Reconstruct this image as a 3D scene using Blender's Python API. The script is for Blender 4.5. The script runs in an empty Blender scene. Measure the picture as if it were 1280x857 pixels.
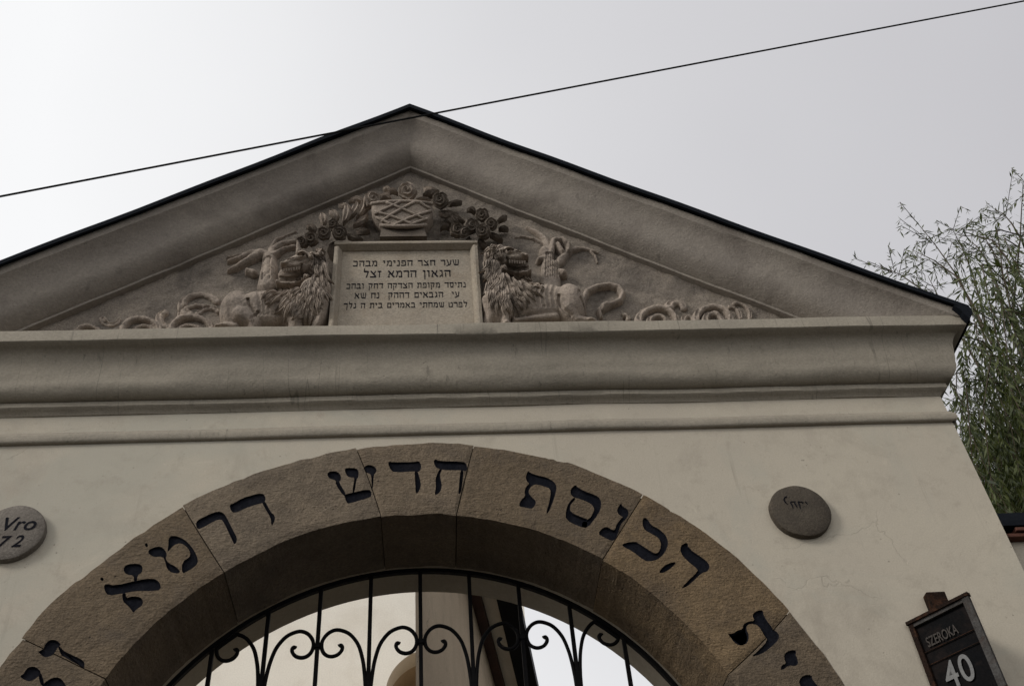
import bpy, bmesh, math, random
import numpy as np
from mathutils import Vector, Matrix
random.seed(7); RNG = np.random.default_rng(7)
scene = bpy.context.scene
COL = scene.collection

# ------------------------------------------------------------------ camera
Z0 = 3.0                                    # height of the arch's centre above the street
CAM = np.array([0.0685, -3.9415, Z0 - 1.4211])
YAW, PITCH, ROLL, FPX = 0.1144, 0.7754, -0.0981, 1304.0
def cam_axes():
    cy, sy, cp, sp = math.cos(YAW), math.sin(YAW), math.cos(PITCH), math.sin(PITCH)
    f = np.array([sy*cp, cy*cp, sp]); r = np.array([cy, -sy, 0.0]); u = np.cross(r, f)
    cr, sr = math.cos(ROLL), math.sin(ROLL)
    return cr*r + sr*u, -sr*r + cr*u, f
AR, AU, AF = cam_axes()
cam = bpy.data.cameras.new('camera'); cam_o = bpy.data.objects.new('camera', cam); COL.objects.link(cam_o)
cam.sensor_width = 36.0; cam.lens = FPX/1280*36.0; cam.clip_end = 3000; cam.clip_start = 0.05
M = Matrix.Identity(4)
for i in range(3):
    M[i][0], M[i][1], M[i][2], M[i][3] = AR[i], AU[i], -AF[i], CAM[i]
cam_o.matrix_world = M
scene.camera = cam_o

# ------------------------------------------------------------------ sky, sun, exposure
SUN = np.array([-0.78, -0.42, 0.52]); SUN /= np.linalg.norm(SUN)
world = bpy.data.worlds.new('World'); scene.world = world; world.use_nodes = True
nt = world.node_tree; nt.nodes.clear()
def N(t, k, **kw):
    n = t.nodes.new(k)
    for a, b in kw.items(): setattr(n, a, b)
    return n
out = N(nt, 'ShaderNodeOutputWorld'); bg = N(nt, 'ShaderNodeBackground')
sky = N(nt, 'ShaderNodeTexSky', sky_type='NISHITA', sun_disc=False)
sky.sun_elevation = math.asin(SUN[2]); sky.sun_rotation = math.atan2(SUN[0], SUN[1])
sky.dust_density = 6.0; sky.air_density = 1.0
hs = N(nt, 'ShaderNodeHueSaturation'); hs.inputs['Saturation'].default_value = 0.12
tc = N(nt, 'ShaderNodeTexCoord')
mp = N(nt, 'ShaderNodeMapping'); mp.inputs['Scale'].default_value = (1.0, 1.0, 1.6)
nz = N(nt, 'ShaderNodeTexNoise'); nz.inputs['Scale'].default_value = 1.3; nz.inputs['Detail'].default_value = 3.0
# veiled sun: the cloud layer is brighter towards the side the sun stands on
dp = N(nt, 'ShaderNodeVectorMath', operation='DOT_PRODUCT'); dp.inputs[1].default_value = (-0.86, -0.25, -0.45)
mr = N(nt, 'ShaderNodeMapRange'); mr.inputs[1].default_value = -1.0; mr.inputs[2].default_value = 0.15
mr.inputs[3].default_value = 0.0; mr.inputs[4].default_value = 1.0; mr.clamp = True
ad = N(nt, 'ShaderNodeMath', operation='MULTIPLY_ADD'); ad.inputs[1].default_value = 0.35; 
rp = N(nt, 'ShaderNodeValToRGB')
rp.color_ramp.elements[0].position = 0.25; rp.color_ramp.elements[0].color = (0.50, 0.495, 0.52, 1)
rp.color_ramp.elements[1].position = 0.85; rp.color_ramp.elements[1].color = (0.85, 0.855, 0.865, 1)
sc = N(nt, 'ShaderNodeVectorMath', operation='SCALE'); sc.inputs['Scale'].default_value = 10.0
mx = N(nt, 'ShaderNodeMix', data_type='RGBA'); mx.inputs[0].default_value = 0.93
L = nt.links.new
L(tc.outputs['Generated'], mp.inputs[0]); L(mp.outputs[0], nz.inputs['Vector'])
L(tc.outputs['Generated'], dp.inputs[0]); L(dp.outputs['Value'], mr.inputs[0])
L(nz.outputs[0], ad.inputs[0]); L(mr.outputs[0], ad.inputs[2]); L(ad.outputs[0], rp.inputs[0])
L(rp.outputs[0], sc.inputs[0]); L(sky.outputs[0], hs.inputs['Color'])
L(hs.outputs[0], mx.inputs[6]); L(sc.outputs[0], mx.inputs[7]); L(mx.outputs[2], bg.inputs[0])
bg.inputs[1].default_value = 0.1
L(bg.outputs[0], out.inputs[0])
sun = bpy.data.lights.new('sun', 'SUN'); sun.energy = 1.4; sun.angle = math.radians(14); sun.color = (1.0, 0.96, 0.9)
sun_o = bpy.data.objects.new('sun', sun); COL.objects.link(sun_o)
sun_o.rotation_euler = Vector(SUN).to_track_quat('Z', 'Y').to_euler(); sun_o.location = (-6, -4, 12)
vs = scene.view_settings
vs.view_transform = 'Standard'; vs.look = 'None'; vs.gamma = 1.0; vs.exposure = 0.22; vs.use_curve_mapping = False

# ------------------------------------------------------------------ helpers
def ray(px, py):
    return AF + (px-640)/FPX*AR - (py-428.5)/FPX*AU
def B(px, py, Y):
    """a photo pixel carried onto the vertical plane y = Y"""
    d = ray(px, py); return CAM + d*((Y-CAM[1])/d[1])
def Bz(px, py, z):
    d = ray(px, py); return CAM + d*((z-CAM[2])/d[2])

def sm(bm_or_me, angle=None): pass
ROOTLOC = {}
def root(name, loc, label, cat, group=None):
    o = bpy.data.objects.new(name, None); o.empty_display_size = 0.1; COL.objects.link(o); o.location = loc
    o['label'] = label; o['category'] = cat
    if group: o['group'] = group
    ROOTLOC[o.name] = Vector(loc)
    return o
def rootloc(p):
    while p.parent: p = p.parent
    return ROOTLOC[p.name]
def mesh(name, verts, faces, mat, parent=None, smooth=False, auto=None, fix=False, kind=None, label=None):
    me = bpy.data.meshes.new(name)
    off = rootloc(parent) if parent else Vector((0, 0, 0))
    V = [(v[0]-off[0], v[1]-off[1], v[2]-off[2]) for v in verts]
    me.from_pydata(V, [], [tuple(int(i) for i in f) for f in faces]); me.validate(); me.update()
    if fix:
        bm = bmesh.new(); bm.from_mesh(me); bmesh.ops.remove_doubles(bm, verts=bm.verts, dist=1e-5)
        bmesh.ops.recalc_face_normals(bm, faces=bm.faces); bm.to_mesh(me); bm.free()
    return fin(name, me, mat, parent, smooth, auto, kind, label)
def fin(name, me, mat, parent, smooth=False, auto=None, kind=None, label=None):
    if mat is not None:
        me.materials.clear()
        for m in (mat if isinstance(mat, (list, tuple)) else [mat]): me.materials.append(m)
    if smooth: 
        for p in me.polygons: p.use_smooth = True
        if auto: me.set_sharp_from_angle(angle=math.radians(auto))
    o = bpy.data.objects.new(name, me); COL.objects.link(o)
    if parent: o.parent = parent
    if kind: o['kind'] = kind
    if label: o['label'] = label
    return o
class MB:
    def __init__(s): s.v = []; s.f = []
    def add(s, v, f):
        n = len(s.v); s.v += [tuple(map(float, q)) for q in v]; s.f += [tuple(i+n for i in q) for q in f]; return s
    def box(s, lo, hi, bev=0.0):
        x0, y0, z0 = lo; x1, y1, z1 = hi
        if bev <= 0:
            return s.add([(x0,y0,z0),(x1,y0,z0),(x1,y1,z0),(x0,y1,z0),(x0,y0,z1),(x1,y0,z1),(x1,y1,z1),(x0,y1,z1)],
                  [(0,3,2,1),(4,5,6,7),(0,1,5,4),(1,2,6,5),(2,3,7,6),(3,0,4,7)])
        bm = bmesh.new(); bmesh.ops.create_cube(bm, size=1)
        for v in bm.verts: v.co = Vector(((x0+x1)/2+v.co.x*(x1-x0), (y0+y1)/2+v.co.y*(y1-y0), (z0+z1)/2+v.co.z*(z1-z0)))
        bmesh.ops.bevel(bm, geom=bm.edges[:], offset=bev, segments=2, affect='EDGES', profile=0.5)
        bm.verts.index_update()
        s.add([v.co for v in bm.verts], [[v.index for v in f.verts] for f in bm.faces]); bm.free(); return s
    def tube(s, pts, rad, n=8, cap=True):
        pts = [Vector(p) for p in pts]; m = len(pts)
        rad = [rad]*m if not hasattr(rad, '__len__') else rad
        up = Vector((0.13, 0.21, 0.97)); rings = []
        a = None
        for i, p in enumerate(pts):
            t = (pts[min(i+1, m-1)]-pts[max(i-1, 0)]).normalized()
            if a is None:
                a = t.cross(up).normalized() if abs(t.dot(up)) < 0.98 else t.cross(Vector((1, 0, 0))).normalized()
            else: a = (a - t*a.dot(t)).normalized()
            b = t.cross(a)
            rings.append([p+(a*math.cos(k*2*math.pi/n)+b*math.sin(k*2*math.pi/n))*rad[i] for k in range(n)])
        v = [q for r in rings for q in r]; f = []
        for i in range(m-1):
            for k in range(n): f.append((i*n+k, i*n+(k+1) % n, (i+1)*n+(k+1) % n, (i+1)*n+k))
        if cap: f.append(tuple(range(n-1, -1, -1))); f.append(tuple((m-1)*n+k for k in range(n)))
        return s.add(v, f)
    def build(s, name, mat, parent=None, **k): return mesh(name, s.v, s.f, mat, parent, **k)
def prism(poly, y0, y1):
    """closed prism of an outline given as (x, z) between two planes y"""
    n = len(poly)
    v = [(x, y0, z) for x, z in poly]+[(x, y1, z) for x, z in poly]
    f = [tuple(range(n)), tuple(range(2*n-1, n-1, -1))]+[(i, i+n, (i+1) % n+n, (i+1) % n) for i in range(n)]
    return v, f
def area(p): return 0.5*sum(p[i][0]*p[(i+1) % len(p)][1]-p[(i+1) % len(p)][0]*p[i][1] for i in range(len(p)))
def inset(p, d):
    n = len(p); s = 1 if area(p) > 0 else -1; o = []
    for i in range(n):
        a, b, c = Vector(p[i-1]), Vector(p[i]), Vector(p[(i+1) % n])
        e1 = (b-a); e2 = (c-b)
        if e1.length < 1e-9 or e2.length < 1e-9: o.append(tuple(b)); continue
        n1 = Vector((-e1.y, e1.x)).normalized()*s; n2 = Vector((-e2.y, e2.x)).normalized()*s
        m = n1+n2
        m = m.normalized() if m.length > 1e-6 else n1
        k = min(1.0/max(m.dot(n1), 0.5), 1.6)
        o.append(tuple(b+m*d*k))
    return o
def chaikin(p, it=1):
    for _ in range(it):
        q = []
        for i in range(len(p)):
            a, b = p[i], p[(i+1) % len(p)]
            q.append((a[0]*.75+b[0]*.25, a[1]*.75+b[1]*.25)); q.append((a[0]*.25+b[0]*.75, a[1]*.25+b[1]*.75))
        p = q
    return p
def vnoise(P, seed=0):
    """smooth value noise, numpy, P (...,3)"""
    P = np.asarray(P, float); I = np.floor(P).astype(np.int64); F = P-I; F = F*F*(3-2*F); r = 0
    for dx in (0, 1):
        for dy in (0, 1):
            for dz in (0, 1):
                h = (I[..., 0]+dx)*374761393+(I[..., 1]+dy)*668265263+(I[..., 2]+dz)*2147483647+seed*974711
                h = (h ^ (h >> 13))*1274126177; h = (h ^ (h >> 16)) & 0xffffff
                w = (F[..., 0] if dx else 1-F[..., 0])*(F[..., 1] if dy else 1-F[..., 1])*(F[..., 2] if dz else 1-F[..., 2])
                r = r+w*(h/0xffffff)
    return r*2-1

# ------------------------------------------------------------------ materials
def material(name, c1, c2, scale=2.0, rough=0.85, fine=60.0, fine_amt=0.25, bump=0.3, bump_scale=80.0, dirt=None, dirt_amt=0.0,
             dirt_scale=1.5, streak=0.0, streak_scale=14.0, crack=0.0, rand=0.0, hue=None, metallic=0.0, spec=0.3, pit=0.0, coarse=0.0, stretch=None, speck=0.0, blotch=None, tool=0.0, drip=0.0):
    m = bpy.data.materials.new(name); m.use_nodes = True; t = m.node_tree; t.nodes.clear(); L = t.links.new
    o = N(t, 'ShaderNodeOutputMaterial'); b = N(t, 'ShaderNodeBsdfPrincipled'); L(b.outputs[0], o.inputs[0])
    b.inputs['Roughness'].default_value = rough; b.inputs['Metallic'].default_value = metallic
    b.inputs['Specular IOR Level'].default_value = spec
    tc = N(t, 'ShaderNodeTexCoord'); vec = tc.outputs['Object']
    if stretch:
        mp0 = N(t, 'ShaderNodeMapping'); mp0.inputs['Scale'].default_value = stretch; L(vec, mp0.inputs[0]); svec = mp0.outputs[0]
    else: svec = vec
    def noise(s, d=4, v=None, r=0.6, dist=0.0):
        n = N(t, 'ShaderNodeTexNoise'); n.inputs['Scale'].default_value = s; n.inputs['Detail'].default_value = d
        n.inputs['Roughness'].default_value = r; n.inputs['Distortion'].default_value = dist
        L(v or vec, n.inputs['Vector']); return n.outputs[0]
    def ramp(x, a, b_, lo=0.0, hi=1.0):
        n = N(t, 'ShaderNodeMapRange'); n.inputs[1].default_value = a; n.inputs[2].default_value = b_
        n.inputs[3].default_value = lo; n.inputs[4].default_value = hi; L(x, n.inputs[0]); return n.outputs[0]
    def mixc(f, a, b_, mode='MIX'):
        n = N(t, 'ShaderNodeMix', data_type='RGBA', blend_type=mode)
        for s, val in ((0, f), (6, a), (7, b_)):
            if isinstance(val, (int, float)): n.inputs[s].default_value = val
            elif isinstance(val, tuple): n.inputs[s].default_value = (*val, 1)
            else: L(val, n.inputs[s])
        return n.outputs[2]
    def mul(a, k, op='MULTIPLY'):
        n = N(t, 'ShaderNodeMath', operation=op); L(a, n.inputs[0])
        if isinstance(k, (int, float)): n.inputs[1].default_value = k
        else: L(k, n.inputs[1])
        return n.outputs[0]
    c = mixc(ramp(noise(scale, 6, svec), 0.32, 0.68), c1, c2)
    if rand > 0:
        oi = N(t, 'ShaderNodeObjectInfo')
        c = mixc(mul(oi.outputs['Random'], rand), c, hue or c2)
    f = noise(fine, 3)
    g = N(t, 'ShaderNodeCombineColor')
    fv = ramp(f, 0.3, 0.7, 1-fine_amt, 1+fine_amt*0.6)
    for i in range(3): L(fv, g.inputs[i])
    c = mixc(1.0, c, g.outputs[0], 'MULTIPLY')
    if dirt:
        c = mixc(ramp(noise(dirt_scale, 7, None, 0.7, 0.4), 0.5, 0.75, 0.0, dirt_amt), c, dirt)
    if blotch:                                        # repaired and stained patches
        c = mixc(ramp(noise(0.9, 5, None, 0.65, 0.8), 0.50, 0.60, 0.0, 0.6), c, blotch)
        c = mixc(ramp(noise(7.0, 6, None, 0.75), 0.55, 0.78, 0.0, 0.5), c, dirt)
        c = mixc(ramp(noise(2.7, 7, None, 0.8, 1.2), 0.60, 0.66, 0.0, 0.28), c, tuple(min(1.0, x*1.18) for x in c1))
    if speck > 0:
        vs_ = N(t, 'ShaderNodeTexVoronoi'); vs_.inputs['Scale'].default_value = 55.0; L(vec, vs_.inputs['Vector'])
        c = mixc(mul(mul(ramp(vs_.outputs['Distance'], 0.04, 0.10, 1.0, 0.0), ramp(noise(9, 2), 0.56, 0.60)), speck), c, tuple(x*0.3 for x in c1))
    if streak > 0:
        mp = N(t, 'ShaderNodeMapping'); mp.inputs['Scale'].default_value = (1.0, 1.0, 0.04); L(vec, mp.inputs[0])
        s = ramp(noise(streak_scale, 4, mp.outputs[0], 0.7), 0.60, 0.70, 0.0, 1.0)
        s = mul(s, ramp(noise(2.3, 4), 0.42, 0.62))
        c = mixc(mul(s, streak), c, tuple(x*0.35 for x in c1))
    if drip > 0:                                      # hairline drips and shrinkage cracks running down
        md_ = N(t, 'ShaderNodeMapping'); md_.inputs['Scale'].default_value = (1.0, 0.05, 0.05); L(vec, md_.inputs[0])
        n1 = noise(7.0, 2, md_.outputs[0], 0.5); aa = mul(mul(n1, -0.5, 'ADD'), 0.0, 'ADD')
        ab = N(t, 'ShaderNodeMath', operation='ABSOLUTE'); L(aa, ab.inputs[0])
        dl = mul(ramp(ab.outputs[0], 0.0015, 0.006, 1.0, 0.0), ramp(noise(2.6, 4), 0.50, 0.60))
        c = mixc(mul(dl, drip), c, tuple(x*0.25 for x in c1))
    h = mul(noise(bump_scale, 4), 1.0)
    if coarse > 0: h = mul(h, mul(noise(bump_scale*0.12, 4), coarse), 'ADD')
    if tool > 0:                                      # diagonal chisel dressing
        mt = N(t, 'ShaderNodeMapping'); mt.inputs['Rotation'].default_value = (0, 0.75, 0); mt.inputs['Scale'].default_value = (26, 26, 110); L(vec, mt.inputs[0])
        tn = noise(1.0, 3, mt.outputs[0], 0.6); h = mul(h, mul(tn, tool), 'ADD')
        gt = N(t, 'ShaderNodeCombineColor'); tv = ramp(tn, 0.35, 0.65, 0.92, 1.05)
        for i in range(3): L(tv, gt.inputs[i])
        c = mixc(1.0, c, gt.outputs[0], 'MULTIPLY')
    if pit > 0:
        vo = N(t, 'ShaderNodeTexVoronoi'); vo.inputs['Scale'].default_value = 26.0; L(vec, vo.inputs['Vector'])
        pm = mul(ramp(vo.outputs['Distance'], 0.05, 0.14, 1.0, 0.0), ramp(noise(6, 3), 0.55, 0.65))
        c = mixc(mul(pm, pit), c, tuple(x*0.3 for x in c1)); h = mul(h, mul(pm, -2.0), 'ADD')
    if crack > 0:
        nd = N(t, 'ShaderNodeTexNoise'); nd.inputs['Scale'].default_value = 4.0; nd.inputs['Detail'].default_value = 5.0; L(vec, nd.inputs['Vector'])
        va = N(t, 'ShaderNodeVectorMath', operation='MULTIPLY_ADD'); va.inputs[1].default_value = (0.35, 0.35, 0.35)
        L(nd.outputs['Color'], va.inputs[0]); L(vec, va.inputs[2])
        vo = N(t, 'ShaderNodeTexVoronoi', feature='DISTANCE_TO_EDGE'); vo.inputs['Scale'].default_value = 1.1; L(va.outputs[0], vo.inputs['Vector'])
        cm = mul(ramp(vo.outputs['Distance'], 0.0012, 0.004, 1.0, 0.0), ramp(noise(1.7, 2), 0.54, 0.62))
        c = mixc(mul(cm, crack), c, tuple(x*0.3 for x in c1)); h = mul(h, mul(cm, -1.5), 'ADD')
    L(c, b.inputs['Base Color'])
    bp = N(t, 'ShaderNodeBump'); bp.inputs['Strength'].default_value = bump; bp.inputs['Distance'].default_value = 0.01
    L(h, bp.inputs['Height']); L(bp.outputs[0], b.inputs['Normal'])
    return m
PLASTER = material('cream_plaster', (0.4655, 0.4160, 0.3317), (0.4160, 0.3697, 0.3003), 1.1, 0.9, 130, 0.07, 0.16, 160, dirt=(0.25, 0.215, 0.17), dirt_amt=0.62, dirt_scale=1.9, pit=0.7, coarse=1.2, speck=0.8, blotch=(0.375, 0.355, 0.295), crack=0.3, streak=0.35, streak_scale=10)
CORN = material('painted_cornice_render', (0.3157, 0.2784, 0.2208), (0.2645, 0.2348, 0.1886), 2.2, 0.8, 70, 0.12, 0.25, 100, dirt=(0.17, 0.15, 0.115), dirt_amt=0.45, dirt_scale=3.0, streak=0.8, streak_scale=34, pit=0.4, coarse=2.0, drip=0.45)
RAKE = material('weathered_raking_render', (0.2659, 0.2327, 0.1940), (0.2052, 0.1782, 0.1520), 2.0, 0.85, 70, 0.15, 0.35, 90, dirt=(0.11, 0.09, 0.075), dirt_amt=0.8, dirt_scale=2.5, streak=0.5, pit=0.7, coarse=2.0)
STUCCO = material('brown_stucco_ground', (0.2660, 0.2236, 0.1792), (0.1862, 0.1586, 0.1325), 5.0, 0.95, 120, 0.35, 0.9, 140, dirt=(0.06, 0.05, 0.042), dirt_amt=0.9, dirt_scale=5.0, coarse=2.0)
RELIEF = material('carved_relief_stone', (0.3847, 0.3166, 0.2563), (0.2691, 0.2241, 0.1857), 6.0, 0.9, 110, 0.3, 0.6, 130, dirt=(0.065, 0.053, 0.043), dirt_amt=0.9, dirt_scale=8.0, coarse=1.5)
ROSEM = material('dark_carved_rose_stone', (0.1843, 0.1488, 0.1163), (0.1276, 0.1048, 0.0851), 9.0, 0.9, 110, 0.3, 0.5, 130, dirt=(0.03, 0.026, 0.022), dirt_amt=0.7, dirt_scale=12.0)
STONE = material('brown_sandstone', (0.1366, 0.1019, 0.0663), (0.0835, 0.0638, 0.0440), 3.5, 0.92, 90, 0.28, 0.7, 110, dirt=(0.09, 0.07, 0.052), dirt_amt=0.9, dirt_scale=3.2, rand=0.45, hue=(0.175, 0.125, 0.075), coarse=2.5, pit=0.8, tool=0.9)
PALE = material('pale_beige_sandstone', (0.1940, 0.1521, 0.1075), (0.1185, 0.0953, 0.0714), 3.5, 0.92, 90, 0.28, 0.7, 110, dirt=(0.09, 0.07, 0.052), dirt_amt=0.9, dirt_scale=3.2, rand=0.45, hue=(0.175, 0.125, 0.075), coarse=2.5, pit=0.8, tool=0.9)
OCHRE = material('ochre_sandstone', (0.1836, 0.1267, 0.0689), (0.1129, 0.0783, 0.0451), 3.5, 0.92, 90, 0.28, 0.7, 110, dirt=(0.08, 0.06, 0.042), dirt_amt=0.9, dirt_scale=3.2, coarse=2.5, pit=0.8, tool=0.9)
PAINT = material('black_letter_paint', (0.0073, 0.0082, 0.0119), (0.0128, 0.0128, 0.0165), 12, 0.7, 90, 0.3, 0.3, 120, spec=0.02)
PLAQ = material('plaque_limestone', (0.3487, 0.2976, 0.2311), (0.2723, 0.2351, 0.1881), 4.0, 0.85, 90, 0.2, 0.4, 110, dirt=(0.17, 0.12, 0.07), dirt_amt=0.5, dirt_scale=5.0)
ROUND = material('roundel_grey_stone', (0.0749, 0.0599, 0.0432), (0.0522, 0.0421, 0.0318), 9.0, 0.85, 90, 0.3, 0.5, 120, dirt=(0.13, 0.108, 0.078), dirt_amt=0.6, dirt_scale=6.0)
ROUNDL = material('pale_grey_roundel_stone', (0.1875, 0.1650, 0.1400), (0.1400, 0.1212, 0.1025), 9.0, 0.85, 90, 0.3, 0.5, 120, dirt=(0.075, 0.062, 0.052), dirt_amt=0.6, dirt_scale=7.0)
IRON = material('black_wrought_iron', (0.0051, 0.0051, 0.0059), (0.0076, 0.0068, 0.0068), 20, 0.6, 90, 0.3, 0.25, 160, spec=0.05)
ROOFM = material('dark_roof_sheet', (0.0085, 0.0102, 0.0136), (0.0119, 0.0136, 0.0170), 3, 0.5, 60, 0.2, 0.1, 60, spec=0.02)
RUST = material('rusty_steel', (0.0265, 0.0155, 0.0114), (0.0143, 0.0106, 0.0090), 20, 0.75, 120, 0.4, 0.5, 150, dirt=(0.12, 0.055, 0.03), dirt_amt=0.6, dirt_scale=14, spec=0.02)
GREYM = material('peeling_grey_frame', (0.0832, 0.0800, 0.0768), (0.0448, 0.0416, 0.0384), 22, 0.6, 120, 0.3, 0.4, 150, dirt=(0.05, 0.03, 0.022), dirt_amt=0.8, dirt_scale=18, spec=0.02)
SIGNB = material('black_sign_enamel', (0.0034, 0.0038, 0.0047), (0.0059, 0.0051, 0.0051), 14, 0.5, 90, 0.3, 0.1, 100, dirt=(0.03, 0.02, 0.017), dirt_amt=0.5, dirt_scale=12, spec=0.02)
DIGIT = material('grey_white_digit_paint', (0.1561, 0.1561, 0.1515), (0.1193, 0.1193, 0.1193), 20, 0.6, 100, 0.2, 0.1, 100)
DIM = material('faded_street_name_paint', (0.0420, 0.0336, 0.0270), (0.0300, 0.0240, 0.0204), 20, 0.7, 100, 0.3, 0.1, 100)
TILE = material('red_clay_tile', (0.1100, 0.0413, 0.0248), (0.0715, 0.0303, 0.0209), 12, 0.85, 90, 0.3, 0.4, 90, rand=0.4)
CABLE = material('black_cable_sheath', (0.015, 0.015, 0.016), (0.02, 0.02, 0.02), 20, 0.6, 60, 0.2, 0.1, 60, spec=0.02)
CREAM = material('courtyard_cream_plaster', (0.80, 0.755, 0.665), (0.75, 0.70, 0.61), 1.2, 0.9, 60, 0.08, 0.2, 90, dirt=(0.45, 0.38, 0.29), dirt_amt=0.3, dirt_scale=1.5)
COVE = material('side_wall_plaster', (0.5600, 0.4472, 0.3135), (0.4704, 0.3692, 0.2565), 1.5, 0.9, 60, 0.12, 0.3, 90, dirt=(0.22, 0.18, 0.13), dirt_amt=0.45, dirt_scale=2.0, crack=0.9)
REAR = material('passage_plaster', (0.4000, 0.3500, 0.2700), (0.3500, 0.3000, 0.2350), 2.0, 0.9, 60, 0.1, 0.2, 90, dirt=(0.2, 0.17, 0.13), dirt_amt=0.4, dirt_scale=2.0)
BROWN = material('red_brown_painted_timber', (0.085, 0.04, 0.03), (0.06, 0.03, 0.024), 4, 0.7, 60, 0.3, 0.3, 60)
GUTTER = material('dark_gutter_metal', (0.0085, 0.0093, 0.0119), (0.0119, 0.0127, 0.0145), 4, 0.5, 60, 0.2, 0.1, 60, spec=0.02)
GROUND = material('street_paving', (0.0638, 0.0600, 0.0540), (0.0488, 0.0465, 0.0413), 0.8, 0.9, 12, 0.3, 0.5, 14)
BARK = material('willow_bark', (0.085, 0.065, 0.045), (0.06, 0.047, 0.035), 6, 0.95, 40, 0.4, 0.8, 30)
def leaf_material():
    m = bpy.data.materials.new('willow_leaf'); m.use_nodes = True; t = m.node_tree; t.nodes.clear()
    o = N(t, 'ShaderNodeOutputMaterial'); b = N(t, 'ShaderNodeBsdfPrincipled'); tr = N(t, 'ShaderNodeBsdfTranslucent'); mx = N(t, 'ShaderNodeMixShader')
    g = N(t, 'ShaderNodeNewGeometry'); r = N(t, 'ShaderNodeValToRGB')
    r.color_ramp.elements[0].color = (0.016, 0.030, 0.005, 1); r.color_ramp.elements[1].color = (0.105, 0.125, 0.030, 1)
    t.links.new(g.outputs['Random Per Island'], r.inputs[0]); t.links.new(r.outputs[0], b.inputs['Base Color']); t.links.new(r.outputs[0], tr.inputs[0])
    b.inputs['Roughness'].default_value = 0.55; mx.inputs[0].default_value = 0.42
    t.links.new(b.outputs[0], mx.inputs[1]); t.links.new(tr.outputs[0], mx.inputs[2]); t.links.new(mx.outputs[0], o.inputs[0]); return m
LEAF = leaf_material()

# ------------------------------------------------------------------ ground
def struct(name, v, f, mat): o = mesh(name, v, f, mat); o['kind'] = 'structure'; return o
struct('ground', [(-600, -600, 0), (600, -600, 0), (600, 600, 0), (-600, 600, 0)], [(0, 1, 2, 3)], GROUND)

# ------------------------------------------------------------------ gateway: wall, cornices, gable
XL, XR = -2.50, 2.725          # wall ends
T = 0.68                       # wall thickness
RO, RI = 1.80, 1.382
gate = root('gateway', (0, 0.3, 0), 'cream plastered pedimented gateway with lettered brown arch stones and lions in its gable', 'gateway')
def arch_wall(name, R, y0, y1, xl, xr, ztop, mat, foot=0.0, parent=None, ax=0.0, Z0=Z0):
    n = 64
    arc = [(ax+R*math.cos(a), Z0+R*math.sin(a)) for a in np.linspace(math.pi, 0, n+1)]
    V, F = [], []
    def pt(x, y, z): V.append((x, y, z)); return len(V)-1
    ids = {}
    for side, y in ((0, y0), (1, y1)):
        a = [pt(x, y, z) for x, z in arc]
        t = [pt(xl+(xr-xl)*(i/n), y, ztop) for i in range(n+1)]
        lb, rb = pt(xl, y, foot), pt(xr, y, foot); jl, jr = pt(ax-R, y, foot), pt(ax+R, y, foot)
        sl, sr = pt(xl, y, Z0), pt(xr, y, Z0)
        fs = [(a[i], a[i+1], t[i+1], t[i]) for i in range(n)]
        fs += [(lb, jl, a[0], sl), (jr, rb, sr, a[n]), (sl, a[0], t[0]), (sr, t[n], a[n])]
        F += fs if side == 0 else [tuple(reversed(q)) for q in fs]
        ids[side] = (a, t, lb, rb, jl, jr, sl, sr)
    A, C = ids[0], ids[1]
    for i in range(n):
        F.append((A[0][i+1], A[0][i], C[0][i], C[0][i+1])); F.append((A[1][i], A[1][i+1], C[1][i+1], C[1][i]))
    F += [(A[4], C[4], C[0][0], A[0][0]), (A[0][n], C[0][n], C[5], A[5]), (A[2], A[6], C[6], C[2]), (A[6], A[1][0], C[1][0], C[6]),
          (A[3], C[3], C[7], A[7]), (A[7], C[7], C[1][n], A[1][n]), (A[2], C[2], C[4], A[4]), (A[5], C[5], C[3], A[3])]
    return mesh(name, V, F, mat, parent or gate)
w = arch_wall('wall', RO-0.02, 0.0, 0.43, XL, XR, Z0+2.10, PLASTER)
arch_wall('passage_wall', RI+0.012, 0.432, T, XL+0.002, XR-0.002, Z0+2.10, REAR)

# cornice profiles: (projection, height above arch centre)
def cove(p0, z0, p1, z1, n, concave=True):
    o = []
    for i in range(1, n+1):
        a = i/n*math.pi/2
        if concave: o.append((p0+(p1-p0)*math.sin(a), z0+(z1-z0)*(1-math.cos(a))))
        else: o.append((p0+(p1-p0)*(1-math.cos(a)), z0+(z1-z0)*math.sin(a)))
    return o
PROF = [(-0.10, 2.425), (0.19, 2.425), (0.199, 2.42), (0.20, 2.41), (0.197, 2.352), (0.190, 2.345)]
PROF += [(0.160, 2.338), (0.142, 2.326), (0.130, 2.308), (0.122, 2.285), (0.116, 2.255), (0.111, 2.22), (0.107, 2.195), (0.102, 2.175)] + cove(0.102, 2.175, 0.034, 2.085, 8, False)
PROF += [(0.037, 2.082), (0.037, 2.056), (0.032, 2.050), (0.020, 2.043), (0.009, 2.034), (0.003, 2.024), (-0.10, 2.022)]
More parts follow.
